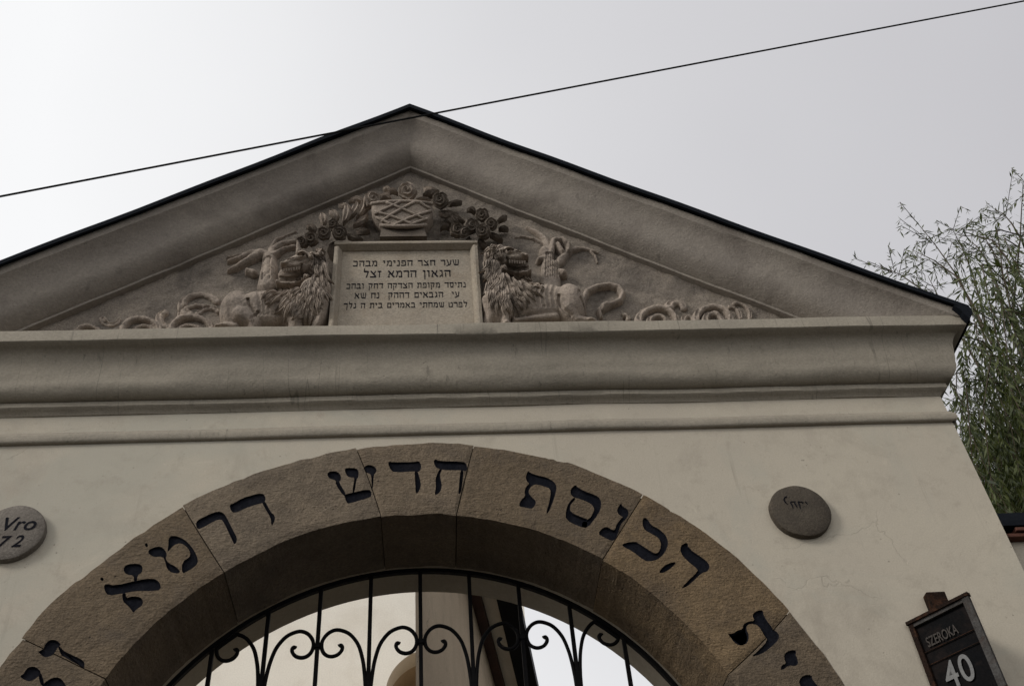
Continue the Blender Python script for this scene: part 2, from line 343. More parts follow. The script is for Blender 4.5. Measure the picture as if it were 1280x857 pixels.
def sweep_plan(name, prof, mat, amp=0.003, step=0.03, parent=gate):
    xs = np.arange(XL, XR+step, step); xs[-1] = XR
    V = []; P = len(prof)
    cols = []
    for x in xs: cols.append(('f', x))
    path = [('l', T+0.02), ('l', 0.3)] + cols + [('r', 0.3), ('r', T+0.02)]
    for k, (s, t) in enumerate(path):
        for (p, z) in prof:
            if s == 'l': q = (XL-p, t, Z0+z)
            elif s == 'r': q = (XR+p, t, Z0+z)
            else:
                x = t
                if abs(t-XL) < 1e-6: x = XL-p
                if abs(t-XR) < 1e-6: x = XR+p
                q = (x, -p, Z0+z)
            V.append(q)
    V = np.array(V); sc_ = np.stack([V[:, 0]*2.2, V[:, 1]*9, V[:, 2]*9], 1)
    n = vnoise(sc_, 3)*amp + vnoise(sc_*4.1, 5)*amp*0.35
    mask = np.array([0.0 if p < 0 else 1.0 for p, z in prof]*len(path))
    V[:, 1] -= n*mask; V[:, 2] += vnoise(sc_*np.array([1.0, .05, .05]), 9)*amp*0.8
    F = []
    for i in range(len(path)-1):
        for j in range(P-1): F.append((i*P+j, i*P+j+1, (i+1)*P+j+1, (i+1)*P+j))
    return mesh(name, V, F, mat, parent, smooth=True, auto=38)
sweep_plan('cornice', PROF, CORN, amp=0.006)
SP = [(-0.05, 1.915), (0.010, 1.912), (0.013, 1.902)] + [(0.014+0.010*math.sin(a), 1.874+0.026*math.cos(a)) for a in np.linspace(0.3, 2.8, 8)] + [(0.010, 1.846), (-0.05, 1.846)]
sweep_plan('string_course', SP, CORN, amp=0.0035)

# raking line of the gable (front edge of the roof sheet), taken from the photo on the plane of its projection
PY = -0.235
rp_px = [(0, 327), (240, 236), (400, 173.5), (512, 131), (640, 179.5), (800, 237), (1000, 309), (1128, 354.5), (1206, 382)]
line = [B(a, b, PY) for a, b in rp_px]
lx = np.array([q[0] for q in line]); lz = np.array([q[2] for q in line])
s0 = (lz[1]-lz[0])/(lx[1]-lx[0]); xl_end = XL-0.21
lx = np.concatenate([[xl_end], lx]); lz = np.concatenate([[lz[0]+s0*(xl_end-lx[1])], lz])
apex_x = float(lx[4])
def zline(x): return np.interp(x, lx, lz)
x_end = XR+0.205
RPROF = [(-0.10, -0.012), (0.205, -0.012), (0.205, -0.03), (0.200, -0.072), (0.190, -0.084), (0.172, -0.108), (0.155, -0.142), (0.143, -0.18), (0.134, -0.22), (0.126, -0.262),
         (0.116, -0.296), (0.102, -0.322), (0.085, -0.346), (0.062, -0.366), (0.044, -0.380), (0.034, -0.385)]
RPROF += [(0.036, -0.390), (0.034, -0.404), (0.014, -0.408), (-0.06, -0.41)]
def build_rake():
    xs = sorted(set(list(np.arange(xl_end, x_end, 0.035)) + [x_end, apex_x])); V = []; P = len(RPROF)
    for x in xs:
        for p, h in RPROF: V.append((x, -p, max(zline(x)+h, Z0+2.40)))
    V = np.array(V); s_ = np.stack([V[:, 0]*2.4, V[:, 1]*9, V[:, 2]*3], 1)
    m = np.array([0.0 if p < 0 else 1.0 for p, h in RPROF]*len(xs))
    V[:, 1] -= (vnoise(s_, 11)*0.006+vnoise(s_*4, 12)*0.0025)*m
    V[:, 2] += vnoise(np.stack([V[:, 0]*3, V[:, 0]*0, V[:, 0]*0], 1), 13)*0.003
    F = []
    for i in range(len(xs)-1):
        for j in range(P-1): F.append((i*P+j, i*P+j+1, (i+1)*P+j+1, (i+1)*P+j))
    F.append(tuple(range(P-1, -1, -1))); F.append(tuple((len(xs)-1)*P+j for j in range(P)))
    mesh('raking_cornice', V, F, RAKE, gate, smooth=True, auto=35)
build_rake()
# roof sheets on the gable
for side in (0, 1):
    xs = [x for x in np.arange(xl_end-0.02, apex_x, 0.12)]+[apex_x] if side == 0 else [apex_x]+[x for x in np.arange(apex_x+0.12, x_end, 0.12)]+[x_end+0.03]
    V = []; F = []
    for x in xs:
        zz = (zline(x) if x <= lx[-1] else lz[-1]+(x-lx[-1])*(lz[-1]-lz[-2])/(lx[-1]-lx[-2])) + 0.004*math.sin(x*9.0)
        for y, dz in ((-0.225, -0.022), (-0.236, -0.024), (-0.238, 0.010), (-0.225, 0.018), (T+0.12, 0.018), (T+0.12, -0.008), (-0.208, -0.008)): V.append((x, y, zz+dz))
    k = 7
    for i in range(len(xs)-1):
        for j in range(k): F.append((i*k+j, i*k+(j+1) % k, (i+1)*k+(j+1) % k, (i+1)*k+j))
    F += [tuple(range(k-1, -1, -1)), tuple((len(xs)-1)*k+j for j in range(k))]
    mesh('roof_sheet', V, F, ROOFM, gate)
# turned-down verge plate at the right hand eave
zz = lz[-1]-0.02
e0, e1 = XR+0.170, XR+0.236
v, f = prism([(e0-0.02, zz+0.020), (e1, zz-0.006), (e1-0.006, zz-0.045), (e1-0.040, Z0+2.350), (e0+0.012, Z0+2.385), (e0+0.010, zz-0.030)], -0.243, -0.2)
MB().add(v, f).build('eave_plate', ROOFM, gate)
MB().box((XR+0.212, -0.2, Z0+2.37), (XR+0.226, T+0.1, zz-0.01)).build('eave_plate', ROOFM, gate)
# gable masonry behind the tympanum
gp = [(xl_end+0.25, Z0+2.11)]+[(x, zline(x)-0.05) for x in list(lx[1:-1]) if x > xl_end+0.25]+[(XR-0.02, zline(XR-0.02)-0.05), (XR-0.02, Z0+2.11)]
v, f = prism(gp, 0.04, T-0.02); MB().add(v, f).build('gable_wall', PLASTER, gate)
# tympanum: rough stucco ground between the cornices
def build_tymp():
    V = []; F = []; st = 0.018
    xs = np.arange(-2.3, 2.5, st)
    zb = Z0+2.40
    rows = 90
    for x in xs:
        zt = max(zline(x)-0.40, zb+0.01)
        for r in range(rows+1): V.append((x, 0.0, zb+(zt-zb)*r/rows))
    V = np.array(V); V[:, 1] += vnoise(V*np.array([14, 0, 14.]), 21)*0.006+vnoise(V*np.array([45, 0, 45.]), 22)*0.003
    n = rows+1
    for i in range(len(xs)-1):
        for j in range(rows): F.append((i*n+j, (i+1)*n+j, (i+1)*n+j+1, i*n+j+1))
    mesh('tympanum', V, F, STUCCO, gate, smooth=True)
build_tymp()

# ------------------------------------------------------------------ arch stones with carved letters
def zm(ox, oy, s, pts): return [(ox+x/s, oy+y/s) for x, y in pts]
z5 = lambda p: zm(760, 640, 3.95, p)
z4 = lambda p: zm(600, 560, 4.7625, p)
z3 = lambda p: zm(380, 540, 5.333, p)
z2 = lambda p: zm(200, 550, 4.286, p)
z1 = lambda p: zm(0, 620, 3.617, p)
z0 = lambda p: zm(0, 780, 10.667, p)
LETTERS = [
 ('bet', [z5([(945,825),(965,802),(1006,800),(1008,825),(1060,880),(1075,930),(1040,960),(1000,900),(960,870),(945,845)])]),
 ('yod', [z5([(885,685),(905,680),(925,680),(930,690),(925,700),(935,720),(940,745),(925,758),(895,752),(865,775),(852,775),(858,752),(880,745),(872,725),(870,700)])]),
 ('tav', [z5([(715,500),(740,482),(765,482),(768,508),(800,555),(845,600),(842,628),(810,660),(765,695),(705,714),(740,682),(790,630),(772,605),(740,553),(705,547),(684,558),(684,582),(694,600),(694,632),(678,652),(648,658),(620,640),(605,615),(590,598),(615,600),(640,582),(666,576),(667,554),(690,537),(725,534),(715,515)])]),
 ('he', [z5([(360,165),(378,152),(393,152),(396,175),(470,225),(496,248),(503,272),(488,294),(464,297),(425,335),(395,362),(360,378),(380,352),(445,290),(438,275),(400,245),(370,215),(357,190)]),
         z5([(250,295),(275,265),(300,250),(338,243),(325,262),(298,285),(265,300)])]),
 ('kaf', [z5([(172,28),(190,25),(215,62),(250,78),(285,110),(298,145),(290,180),(270,212),(245,232),(210,242),(180,238),(120,190),(65,163),(85,148),(135,142),(150,150),(215,195),(240,205),(258,185),(262,150),(250,125),(222,108),(180,85),(170,60)])]),
 ('nun', [z4([(815,365),(838,325),(850,345),(880,362),(888,385),(875,415),(845,440),(830,475),(820,515),(805,542),(780,550),(740,530),(700,508),(735,470),(760,470),(790,488),(804,485),(812,455),(838,420),(852,408),(835,400),(820,385)])]),
 ('samekh', [z4([(540,240),(570,215),(580,232),(625,258),(690,280),(718,305),(722,345),(705,390),(640,475),(600,468),(605,420),(650,425),(680,375),(678,350),(660,330),(620,310),(575,295),(555,290),(538,268)]),
             z4([(560,292),(545,305),(525,330),(512,370),(510,428),(600,468),(640,475),(650,425),(590,405),(538,380),(535,345),(550,322),(570,300)])]),
 ('tav', [z4([(272,170),(285,130),(300,145),(345,160),(400,172),(440,195),(458,225),(450,270),(430,330),(405,388),(393,385),(412,320),(422,260),(415,238),(398,230),(340,212),(312,218),(293,242),(288,265),(310,290),(335,315),(325,345),(305,360),(265,350),(230,345),(245,305),(270,285),(264,255),(275,225),(295,208),(278,195)])]),
 ('het', [z3([(865,190),(880,178),(895,192),(1060,195),(1085,210),(1090,245),(1075,260),(1060,252),(925,252),(880,235),(868,210)]),
          z3([(922,245),(907,275),(907,300),(918,340),(915,385),(895,410),(870,420),(880,365),(875,310),(893,265),(905,245)]),
          z3([(1043,248),(1064,250),(1057,330),(1047,405),(1029,412),(1035,350)])]),
 ('dalet', [z3([(560,205),(570,192),(585,200),(740,195),(765,190),(782,215),(778,250),(760,264),(740,257),(600,267),(575,245)]),
            z3([(736,250),(757,256),(772,305),(780,350),(768,390),(745,414),(741,330)])]),
 ('shin', [z3([(265,415),(290,408),(430,380),(447,390),(450,420),(440,435),(300,475),(285,468)]),
           z3([(155,275),(175,258),(225,262),(248,290),(245,320),(230,327),(282,412),(264,425),(210,345),(215,320),(175,310),(160,295)]),
           z3([(270,245),(290,235),(350,240),(365,265),(362,300),(350,312),(337,400),(321,400),(336,312),(335,300),(300,300),(280,280)]),
           z3([(395,230),(415,215),(460,220),(485,245),(478,270),(464,282),(460,385),(446,385),(450,287),(435,272),(410,265)])]),
 ('dalet', [z2([(372,345),(400,335),(440,308),(530,283),(555,285),(567,310),(560,330),(540,337),(470,357),(400,390),(380,378)]),
            z2([(543,325),(564,325),(590,380),(617,405),(613,435),(597,460),(594,415),(563,365)])]),
 ('resh', [z2([(190,440),(215,420),(290,385),(325,382),(350,400),(370,440),(395,490),(412,520),(410,545),(397,557),(383,525),(343,440),(328,422),(290,432),(215,475),(195,470)])]),
 ('mem', [z1([(668,245),(690,230),(725,225),(745,240),(755,262),(748,280),(760,300),(800,320),(818,347),(780,347),(755,328),(746,290),(735,270),(700,274),(675,262)]),
          z2([(45,525),(65,508),(110,518),(150,545),(185,590),(205,640),(195,670),(150,700),(118,715),(118,650),(158,625),(163,600),(143,567),(110,548),(75,558),(50,587),(38,597),(45,560)])]),
 ('alef', [z1([(470,405),(480,395),(520,405),(620,380),(690,370),(720,385),(730,420),(690,427),(610,427),(540,442),(490,447),(475,430)]),
           z1([(560,320),(580,305),(625,303),(645,315),(642,345),(622,355),(620,385),(606,387),(606,357),(575,354),(560,340)]),
           z1([(553,436),(568,436),(570,462),(600,452),(635,455),(648,475),(640,495),(615,512),(603,527),(595,512),(575,490),(556,475)])]),
 ('zayin', [z0([(505,365),(550,345),(600,270),(650,215),(700,203),(760,215),(815,270),(775,300),(735,360),(690,410),(630,435),(580,430),(540,390)]),
            z0([(775,275),(812,315),(860,360),(950,400),(1040,440),(1110,480),(1130,530),(1115,590),(1085,580),(1040,535),(960,492),(860,432),(812,405),(790,340)])]),
 ('tsadi', [z0([(265,685),(310,660),(350,590),(410,560),(480,565),(555,640),(500,700),(440,740),(380,755),(330,735),(290,715)]),
            z0([(505,640),(550,645),(590,770),(575,830),(535,790)]),
            z0([(560,810),(610,760),(700,705),(790,705),(850,760),(900,860),(800,940),(600,920)])]),
 ('mark', [z1([(655,212),(664,210),(670,222),(664,230),(656,224)])]), ('mark', [z1([(452,372),(462,366),(470,376),(462,384)])]),
]
FACE = -0.007
def cutter(poly):
    """tapered V-cut: outline full size at the face, smaller at the bottom"""
    pl = [B(a, b, FACE) for a, b in poly]; pl = [(q[0], q[2]) for q in pl]
    pl = chaikin(pl, 1)
    if area(pl) < 0: pl = pl[::-1]
    top = pl; bot = inset(pl, 0.0055); outp = inset(pl, -0.0035)
    return pl, outp, bot
def cutter_obj(poly, dd=0.0):
    pl, outp, bot = cutter(poly); n = len(pl)
    V = [(x, FACE-0.02, z) for x, z in outp]+[(x, FACE+0.002, z) for x, z in pl]+[(x, FACE+0.0125+dd, z) for x, z in bot]
    F = [tuple(range(n)), tuple(range(3*n-1, 2*n-1, -1))]
    for r in (0, 1):
        F += [(r*n+i, (r+1)*n+i, (r+1)*n+(i+1) % n, r*n+(i+1) % n) for i in range(n)]
    me = bpy.data.meshes.new('cut'); me.from_pydata(V, [], F); me.update()
    bm = bmesh.new(); bm.from_mesh(me); bmesh.ops.recalc_face_normals(bm, faces=bm.faces); bmesh.ops.triangulate(bm, faces=bm.faces); bm.to_mesh(me); bm.free()
    me.materials.append(PAINT)
    o = bpy.data.objects.new('cut', me); COL.objects.link(o); return o, pl, bot
JOINTS = [(152.4, 152.4), (125.5, 126.4), (98.9, 96.3), (80.8, 82.1), (53.7, 53.2), (27.0, 23.0)]
JOINTS = [(180, 180)]+JOINTS+[(0, 0)]
cuts = []
for nm, polys in LETTERS:
    for pgi, pg in enumerate(polys):
        o, pl, bot = cutter_obj(pg, pgi*0.0006)
        cx = sum(q[0] for q in pl)/len(pl); cz = sum(q[1] for q in pl)/len(pl)-Z0
        aa = [math.degrees(math.atan2(q[1]-Z0, q[0])) for q in pl]
        cuts.append((o, nm, pl, bot, min(aa), max(aa), math.degrees(math.atan2(cz, cx))))
stones = []
for i in range(len(JOINTS)-1):
    (o1, i1), (o0, i0) = JOINTS[i], JOINTS[i+1]
    gap = 0.0022
    nr, nth = 12, max(12, int((o1-o0)*1.3))
    V = []; F = []
    def idx(s, a, b): return s*(nr+1)*(nth+1)+a*(nth+1)+b
    for s in (0, 1):
        for a in range(nr+1):
            t = a/nr; r = RI+(RO-RI)*t
            for b in range(nth+1):
                q = b/nth
                ang = math.radians((i0+(o0-i0)*t)*(1-q)+(i1+(o1-i1)*t)*q)
                ga = gap/r*(1-2*q) if b in (0, nth) else 0
                ang += ga
                rr = r
                if a == nr: rr = r+0.012*vnoise(np.array([ang*7, i*3.1, 0.]), 31)+0.005*vnoise(np.array([ang*40, i*3.1, 0.]), 32)
                if a == 0: rr = r+0.004*vnoise(np.array([ang*12, i*2.3, 0.]), 33)+0.003*vnoise(np.array([ang*45, i*2.3, 0.]), 34)
                x, z = rr*math.cos(ang), Z0+rr*math.sin(ang)
                if s == 0:
                    y = FACE+0.0025*vnoise(np.array([x*9, z*9, i*5.]), 35)+0.0012*vnoise(np.array([x*33, z*33, i*5.]), 36)
                    if a in (0, nr) or b in (0, nth): y += 0.005
                else: y = 0.43
                V.append((x, y, z))
    for a in range(nr):
        for b in range(nth):
            F.append((idx(0,a,b), idx(0,a+1,b), idx(0,a+1,b+1), idx(0,a,b+1))); F.append((idx(1,a,b), idx(1,a,b+1), idx(1,a+1,b+1), idx(1,a+1,b)))
    for b in range(nth):
        F.append((idx(0,0,b), idx(0,0,b+1), idx(1,0,b+1), idx(1,0,b))); F.append((idx(0,nr,b), idx(1,nr,b), idx(1,nr,b+1), idx(0,nr,b+1)))
    for a in range(nr):
        F.append((idx(0,a,0), idx(1,a,0), idx(1,a+1,0), idx(0,a+1,0))); F.append((idx(0,a,nth), idx(0,a+1,nth), idx(1,a+1,nth), idx(1,a,nth)))
    me = bpy.data.meshes.new('voussoir'); me.from_pydata(V, [], F); me.update()
    bm = bmesh.new(); bm.from_mesh(me); bmesh.ops.recalc_face_normals(bm, faces=bm.faces); bmesh.ops.triangulate(bm, faces=bm.faces); bm.to_mesh(me); bm.free()
    me.materials.append([STONE, STONE, PALE, PALE, STONE, OCHRE, STONE][i])
    tmp = bpy.data.objects.new('tmp', me); COL.objects.link(tmp)
    a0, a1 = min(i0, o0), max(i1, o1)
    mine = [c for c in cuts if c[5] > a0-0.5 and c[4] < a1+0.5]
    def vol(m):
        bm = bmesh.new(); bm.from_mesh(m); q = bm.calc_volume(); bm.free(); return q
    me2 = me
    for c in mine:                                    # one cut at a time, each checked
        v0 = vol(me2); best = None
        for solver, self_ in (('EXACT', False), ('EXACT', True), ('FAST', False)):
            tmp.data = me2
            md = tmp.modifiers.new('b', 'BOOLEAN'); md.object = c[0]; md.operation = 'DIFFERENCE'; md.solver = solver
            if solver == 'EXACT': md.use_self = self_; md.material_mode = 'TRANSFER'
            dg = bpy.context.evaluated_depsgraph_get(); dg.update()
            m3 = bpy.data.meshes.new_from_object(tmp.evaluated_get(dg)); tmp.modifiers.clear()
            v1 = vol(m3)
            if v0-0.0008 < v1 <= v0+1e-7: best = m3; break
        if best is None: print('cut failed', c[1], i, v0, v1)
        else: me2 = best
    me2.name = 'voussoir'
    bpy.data.objects.remove(tmp)
    off = ROOTLOC['gateway']; me2.transform(Matrix.Translation(-off))
    st = fin('voussoir', me2, None, gate)
    stones.append((st, (i0+o0)/2, (i1+o1)/2))
for c in cuts: bpy.data.objects.remove(c[0])
for (o, nm, pl, bot, amin, amax, ac) in cuts:
    host = [s for s in stones if s[1] <= ac <= s[2]]
    host = host[0][0] if host else stones[0][0]
    v, f = prism(inset(bot, -0.0006), FACE+0.0105, FACE+0.0150)
    mesh('carved_letter', v, f, PAINT, host)
# jamb stones below the springing
for sx in (-1, 1):
    z = 0.0
    for k, hgt in enumerate((0.55, 0.48, 0.62, 0.5, 0.84)):
        MB().box((min(sx*RI, sx*(RO+0.02*math.sin(k*5))), FACE, z+0.003), (max(sx*RI, sx*(RO+0.02*math.sin(k*5))), 0.43, min(z+hgt-0.003, Z0-0.004)), 0.006).build('jamb_stone', STONE, gate)
        z += hgt

# ------------------------------------------------------------------ relief carving in the gable
class Field:
    """height field over the wall plane, in metres proud of the tympanum"""
    def __init__(s, zoom, box, st=0.0045):
        s.z = zoom
        a = B(*zoom(*box[0]), 0.0); b = B(*zoom(*box[1]), 0.0)
        s.x0, s.x1 = min(a[0], b[0])-0.03, max(a[0], b[0])+0.03; s.z0, s.z1 = min(a[2], b[2])-0.18, max(a[2], b[2])+0.03
        s.nx = int((s.x1-s.x0)/st)+1; s.nz = int((s.z1-s.z0)/st)+1
        s.X, s.Z = np.meshgrid(np.linspace(s.x0, s.x1, s.nx), np.linspace(s.z0, s.z1, s.nz), indexing='ij')
        s.H = np.zeros_like(s.X); s.p = 7.0
    def pt(s, x, y, h):
        q = B(*s.z(x, y), -h); return q[0], q[2]
    def merge(s, h): s.H = (s.H**s.p+h**s.p)**(1/s.p)
    def ell(s, cx, cy, rx, ry, h, rot=0.0, flat=2.0, base=None):
        """ellipse given by zoom pixels of centre and half sizes, dome of height h"""
        a = h if base is None else base
        x, z = s.pt(cx, cy, a*0.75); xr = s.pt(cx+rx, cy, a*0.75); zr = s.pt(cx, cy-ry, a*0.75)
        RX, RZ = abs(xr[0]-x), abs(zr[1]-z); c, n = math.cos(rot), math.sin(rot)
        dx, dz = s.X-x, s.Z-z; u = (dx*c+dz*n)/RX; v = (-dx*n+dz*c)/RZ
        r = np.clip(1-(u*u+v*v)**(flat/2), 0, 1); s.merge(h*np.sqrt(r)); return s
    def stroke(s, pts, r0, r1, h0, h1=None, op='add', prof=0.5):
        h1 = h0 if h1 is None else h1
        P = [s.pt(x, y, 0.75*(h0+(h1-h0)*i/max(1, len(pts)-1))) for i, (x, y) in enumerate(pts)]
        n = len(P)-1; Hm = np.zeros_like(s.H); tot = sum(math.dist(P[i], P[i+1]) for i in range(n)); acc = 0
        for i in range(n):
            (ax, az), (bx, bz) = P[i], P[i+1]; l = math.dist(P[i], P[i+1])
            if l < 1e-9: continue
            t = np.clip(((s.X-ax)*(bx-ax)+(s.Z-az)*(bz-az))/(l*l), 0, 1)
            d = np.hypot(s.X-ax-t*(bx-ax), s.Z-az-t*(bz-az)); g = (acc+t*l)/tot
            r = r0+(r1-r0)*g; hh = h0+(h1-h0)*g
            Hm = np.maximum(Hm, hh*np.clip(1-(d/r)**2, 0, 1)**prof); acc += l
        if op == 'add': s.merge(Hm)
        elif op == 'cut': s.H = np.where(s.H > 0.005, np.clip(s.H-Hm, 0.005, None), s.H)
        elif op == 'over': s.H = s.H+Hm*(s.H > 0.002)
        return s
    def world(s, a, b, h): return (a, -h, b)
    def raw(s, th=0.003):
        keep = (s.H > th) & (s.Z > Z0+2.42); cell = keep[:-1, :-1] | keep[1:, :-1] | keep[:-1, 1:] | keep[1:, 1:]
        use = np.zeros_like(keep); use[:-1, :-1] |= cell; use[1:, :-1] |= cell; use[:-1, 1:] |= cell; use[1:, 1:] |= cell
        ids = -np.ones(s.X.shape, int); ids[use] = np.arange(use.sum()); V = np.stack([s.X[use], np.where(keep, -s.H, 0.012)[use], s.Z[use]], 1)
        ii, jj = np.nonzero(cell); return V, np.stack([ids[ii, jj], ids[ii+1, jj], ids[ii+1, jj+1], ids[ii, jj+1]], 1)
    def wear(s, amp, freq, seed=1):
        P = np.stack([s.X*freq, s.Z*freq, s.H*0], -1)
        s.H = np.where(s.H > 0.004, np.clip(s.H+amp*vnoise(P, seed)+amp*0.5*vnoise(P*2.7, seed+1), 0.003, None), s.H); return s
    def at(s, x, z):
        i = int(np.clip((x-s.x0)/(s.x1-s.x0)*(s.nx-1), 0, s.nx-1)); j = int(np.clip((z-s.z0)/(s.z1-s.z0)*(s.nz-1), 0, s.nz-1)); return s.H[i, j]
    def build(s, name, mat, parent, label=None, th=0.003, zmin=None, extra=None):
        zm_ = zmin or Z0+2.426
        H = np.where(s.Z < zm_-0.006, 0, s.H)
        keep = H > th; cell = keep[:-1, :-1] | keep[1:, :-1] | keep[:-1, 1:] | keep[1:, 1:]
        Y = np.where(keep, -H, 0.012)
        use = np.zeros_like(keep); use[:-1, :-1] |= cell; use[1:, :-1] |= cell; use[:-1, 1:] |= cell; use[1:, 1:] |= cell
        ids = -np.ones(s.X.shape, int); ids[use] = np.arange(use.sum())
        V = np.stack([s.X[use], Y[use], s.Z[use]], 1)
        ii, jj = np.nonzero(cell)
        F = np.stack([ids[ii, jj], ids[ii+1, jj], ids[ii+1, jj+1], ids[ii, jj+1]], 1)
        if extra is not None:
            F = np.concatenate([F, extra[1]+len(V)]); V = np.concatenate([V, extra[0]])
        return mesh(name, V, F, mat, parent, smooth=True, auto=60, label=label)
class TiltField(Field):
    """the same height field on a plane that leans out over the street at the top"""
    def __init__(s, zoom, centre, depth, box, tilt=32, st=0.0036):
        s.z = zoom; s.C = B(*zoom(*centre), -depth); t = math.radians(tilt)
        s.e1 = np.array([1.0, 0, 0]); s.n = np.array([0, -math.cos(t), -math.sin(t)]); s.e2 = np.array([0, -math.sin(t), math.cos(t)]); s.p = 7.0
        A = [s.pt(x, y, 0) for x, y in (box[0], box[1])]
        s.x0, s.x1 = min(q[0] for q in A), max(q[0] for q in A); s.z0, s.z1 = min(q[1] for q in A), max(q[1] for q in A)
        s.nx = int((s.x1-s.x0)/st)+1; s.nz = int((s.z1-s.z0)/st)+1
        s.X, s.Z = np.meshgrid(np.linspace(s.x0, s.x1, s.nx), np.linspace(s.z0, s.z1, s.nz), indexing='ij'); s.H = np.zeros_like(s.X)
    def pt(s, x, y, h):
        d = ray(*s.z(x, y)); P0 = s.C+s.n*h; q = CAM+d*(((P0-CAM)@s.n)/(d@s.n)); return float((q-s.C)@s.e1), float((q-s.C)@s.e2)
    def world(s, a, b, h): return s.C+s.e1*a+s.e2*b+s.n*h
    def raw(s, th=0.003):
        keep = s.H > th; cell = keep[:-1, :-1] | keep[1:, :-1] | keep[:-1, 1:] | keep[1:, 1:]
        use = np.zeros_like(keep); use[:-1, :-1] |= cell; use[1:, :-1] |= cell; use[:-1, 1:] |= cell; use[1:, 1:] |= cell
        ids = -np.ones(s.X.shape, int); ids[use] = np.arange(use.sum()); Hh = np.where(keep, s.H, 0.0)
        V = s.C+s.X[use][:, None]*s.e1+s.Z[use][:, None]*s.e2+Hh[use][:, None]*s.n
        V[~keep[use], 1] = 0.012                             # the rim runs back to the wall
        ii, jj = np.nonzero(cell); F = np.stack([ids[ii, jj], ids[ii+1, jj], ids[ii+1, jj+1], ids[ii, jj+1]], 1); return V, F
def tilt_build(fields, name, mat, parent, label):
    V, F, n = [], [], 0
    for f in fields:
        v, q = f.raw(); V.append(v); F.append(q+n); n += len(v)
    return mesh(name, np.concatenate(V), np.concatenate(F), mat, parent, smooth=True, auto=60, label=label)
def lock(mb, field, x, y, ang, ln, wd, curl=0.25, lift=0.018):
    """one lock of a mane: pointed, ridged, bent, lying on the field's surface; sizes in metres, angle in the field's plane"""
    px, pz = field.pt(x, y, 0.06); n = 6; V = []; F = []
    cx, cz, a = px, pz, ang
    for i in range(n+1):
        t = i/n; w_ = wd*math.sin(math.pi*min(1, 0.22+0.78*t)**0.8)*(1-t*0.15)+0.0005
        h_ = max(field.at(cx, cz), 0.01)+lift*math.sin(math.pi*(0.2+0.75*t))
        nx, nz_ = -math.sin(a), math.cos(a)
        for k, dh in ((-1, -lift*0.9), (-.45, .002), (0, -.003), (.45, .002), (1, -lift*0.9)): V.append(field.world(cx+nx*w_*k, cz+nz_*w_*k, h_+dh))
        cx += math.cos(a)*ln/n; cz += math.sin(a)*ln/n; a += curl/n
    for i in range(n):
        for k in range(4): F.append((i*5+k, (i+1)*5+k, (i+1)*5+k+1, i*5+k+1))
    mb.add(V, F)
def inpoly(x, y, P):
    c = False; j = len(P)-1
    for i in range(len(P)):
        if (P[i][1] > y) != (P[j][1] > y) and x < (P[j][0]-P[i][0])*(y-P[i][1])/(P[j][1]-P[i][1])+P[i][0]: c = not c
        j = i
    return c
def mane(parts, parent, seed, wd=0.014):
    r = random.Random(seed); mb = MB()
    for field, region, flow, nlocks, ln, sep in parts:
        xs = [p[0] for p in region]; ys = [p[1] for p in region]; placed = []; tries = 0
        while len(placed) < nlocks and tries < 6000:
            tries += 1; x = r.uniform(min(xs), max(xs)); y = r.uniform(min(ys), max(ys))
            if not inpoly(x, y, region) or any(math.hypot(x-a, (y-b)*0.8) < sep for a, b in placed): continue
            placed.append((x, y))
        for x, y in sorted(placed, key=lambda q: -q[1]):
            lock(mb, field, x, y, flow(x, y)+r.uniform(-.35, .35), r.uniform(*ln), wd*r.uniform(.8, 1.25), r.uniform(-.9, .9), r.uniform(.010, .022))
    mb.build('mane', RELIEF, parent, smooth=True, auto=50)

# --- right lion: looks to the right, body away from the plaque
zr = lambda x, y: (590+x/6.095, 280+y/6.095)
F_ = TiltField(zr, (500, 740), 0.02, ((40, 330), (1190, 800)), tilt=20, st=0.0042)
F_.ell(755, 585, 120, 165, 0.085).ell(545, 570, 250, 138, 0.070, flat=3.0).ell(350, 570, 150, 155, 0.065)
F_.ell(205, 600, 120, 165, 0.075).ell(225, 470, 110, 90, 0.03)
HR = TiltField(zr, (280, 270), 0.105, ((60, 130), (520, 430)))
HR.ell(200, 235, 110, 88, 0.046).ell(265, 250, 88, 66, 0.060)
HR.ell(345, 315, 92, 58, 0.022, flat=3.0)
HR.stroke([(280, 205), (340, 215), (405, 238)], 0.030, 0.019, 0.078, 0.074)          # bridge of the nose
HR.ell(335, 252, 78, 36, 0.074, flat=2.6).ell(418, 240, 20, 17, 0.082)               # upper lip, nose
HR.stroke([(250, 330), (330, 368), (415, 366), (440, 348)], 0.024, 0.014, 0.058, 0.058)   # lower jaw
HR.stroke([(215, 215), (255, 188), (310, 186)], 0.014, 0.011, 0.026, 0.022, 'over')  # brow
HR.ell(290, 212, 13, 8, 0.078)
HR.stroke([(268, 214), (285, 206), (312, 212)], 0.0055, 0.004, 0.030, 0.02, 'cut')   # eye
HR.stroke([(268, 220), (290, 224), (312, 218)], 0.005, 0.004, 0.024, 0.02, 'cut')
HR.stroke([(282, 318), (350, 330), (432, 316)], 0.020, 0.014, 0.10, 0.10, 'cut', 0.3)      # open mouth
HR.stroke([(262, 270), (275, 300), (262, 325)], 0.006, 0.005, 0.020, 0.016, 'cut')   # corner of the mouth
HR.stroke([(345, 222), (385, 232), (395, 248)], 0.004, 0.004, 0.014, 0.012, 'cut')
HR.stroke([(330, 232), (370, 243)], 0.004, 0.003, 0.012, 0.010, 'cut')
HR.ell(150, 195, 36, 26, 0.066)                                                      # ear
HR.stroke([(140, 196), (160, 190)], 0.008, 0.006, 0.024, 0.02, 'cut')
HR.wear(0.0022, 70, 43)
F_.stroke([(258, 560), (260, 660), (256, 760)], 0.036, 0.030, 0.085, 0.080)       # fore leg
F_.ell(262, 755, 40, 24, 0.09)
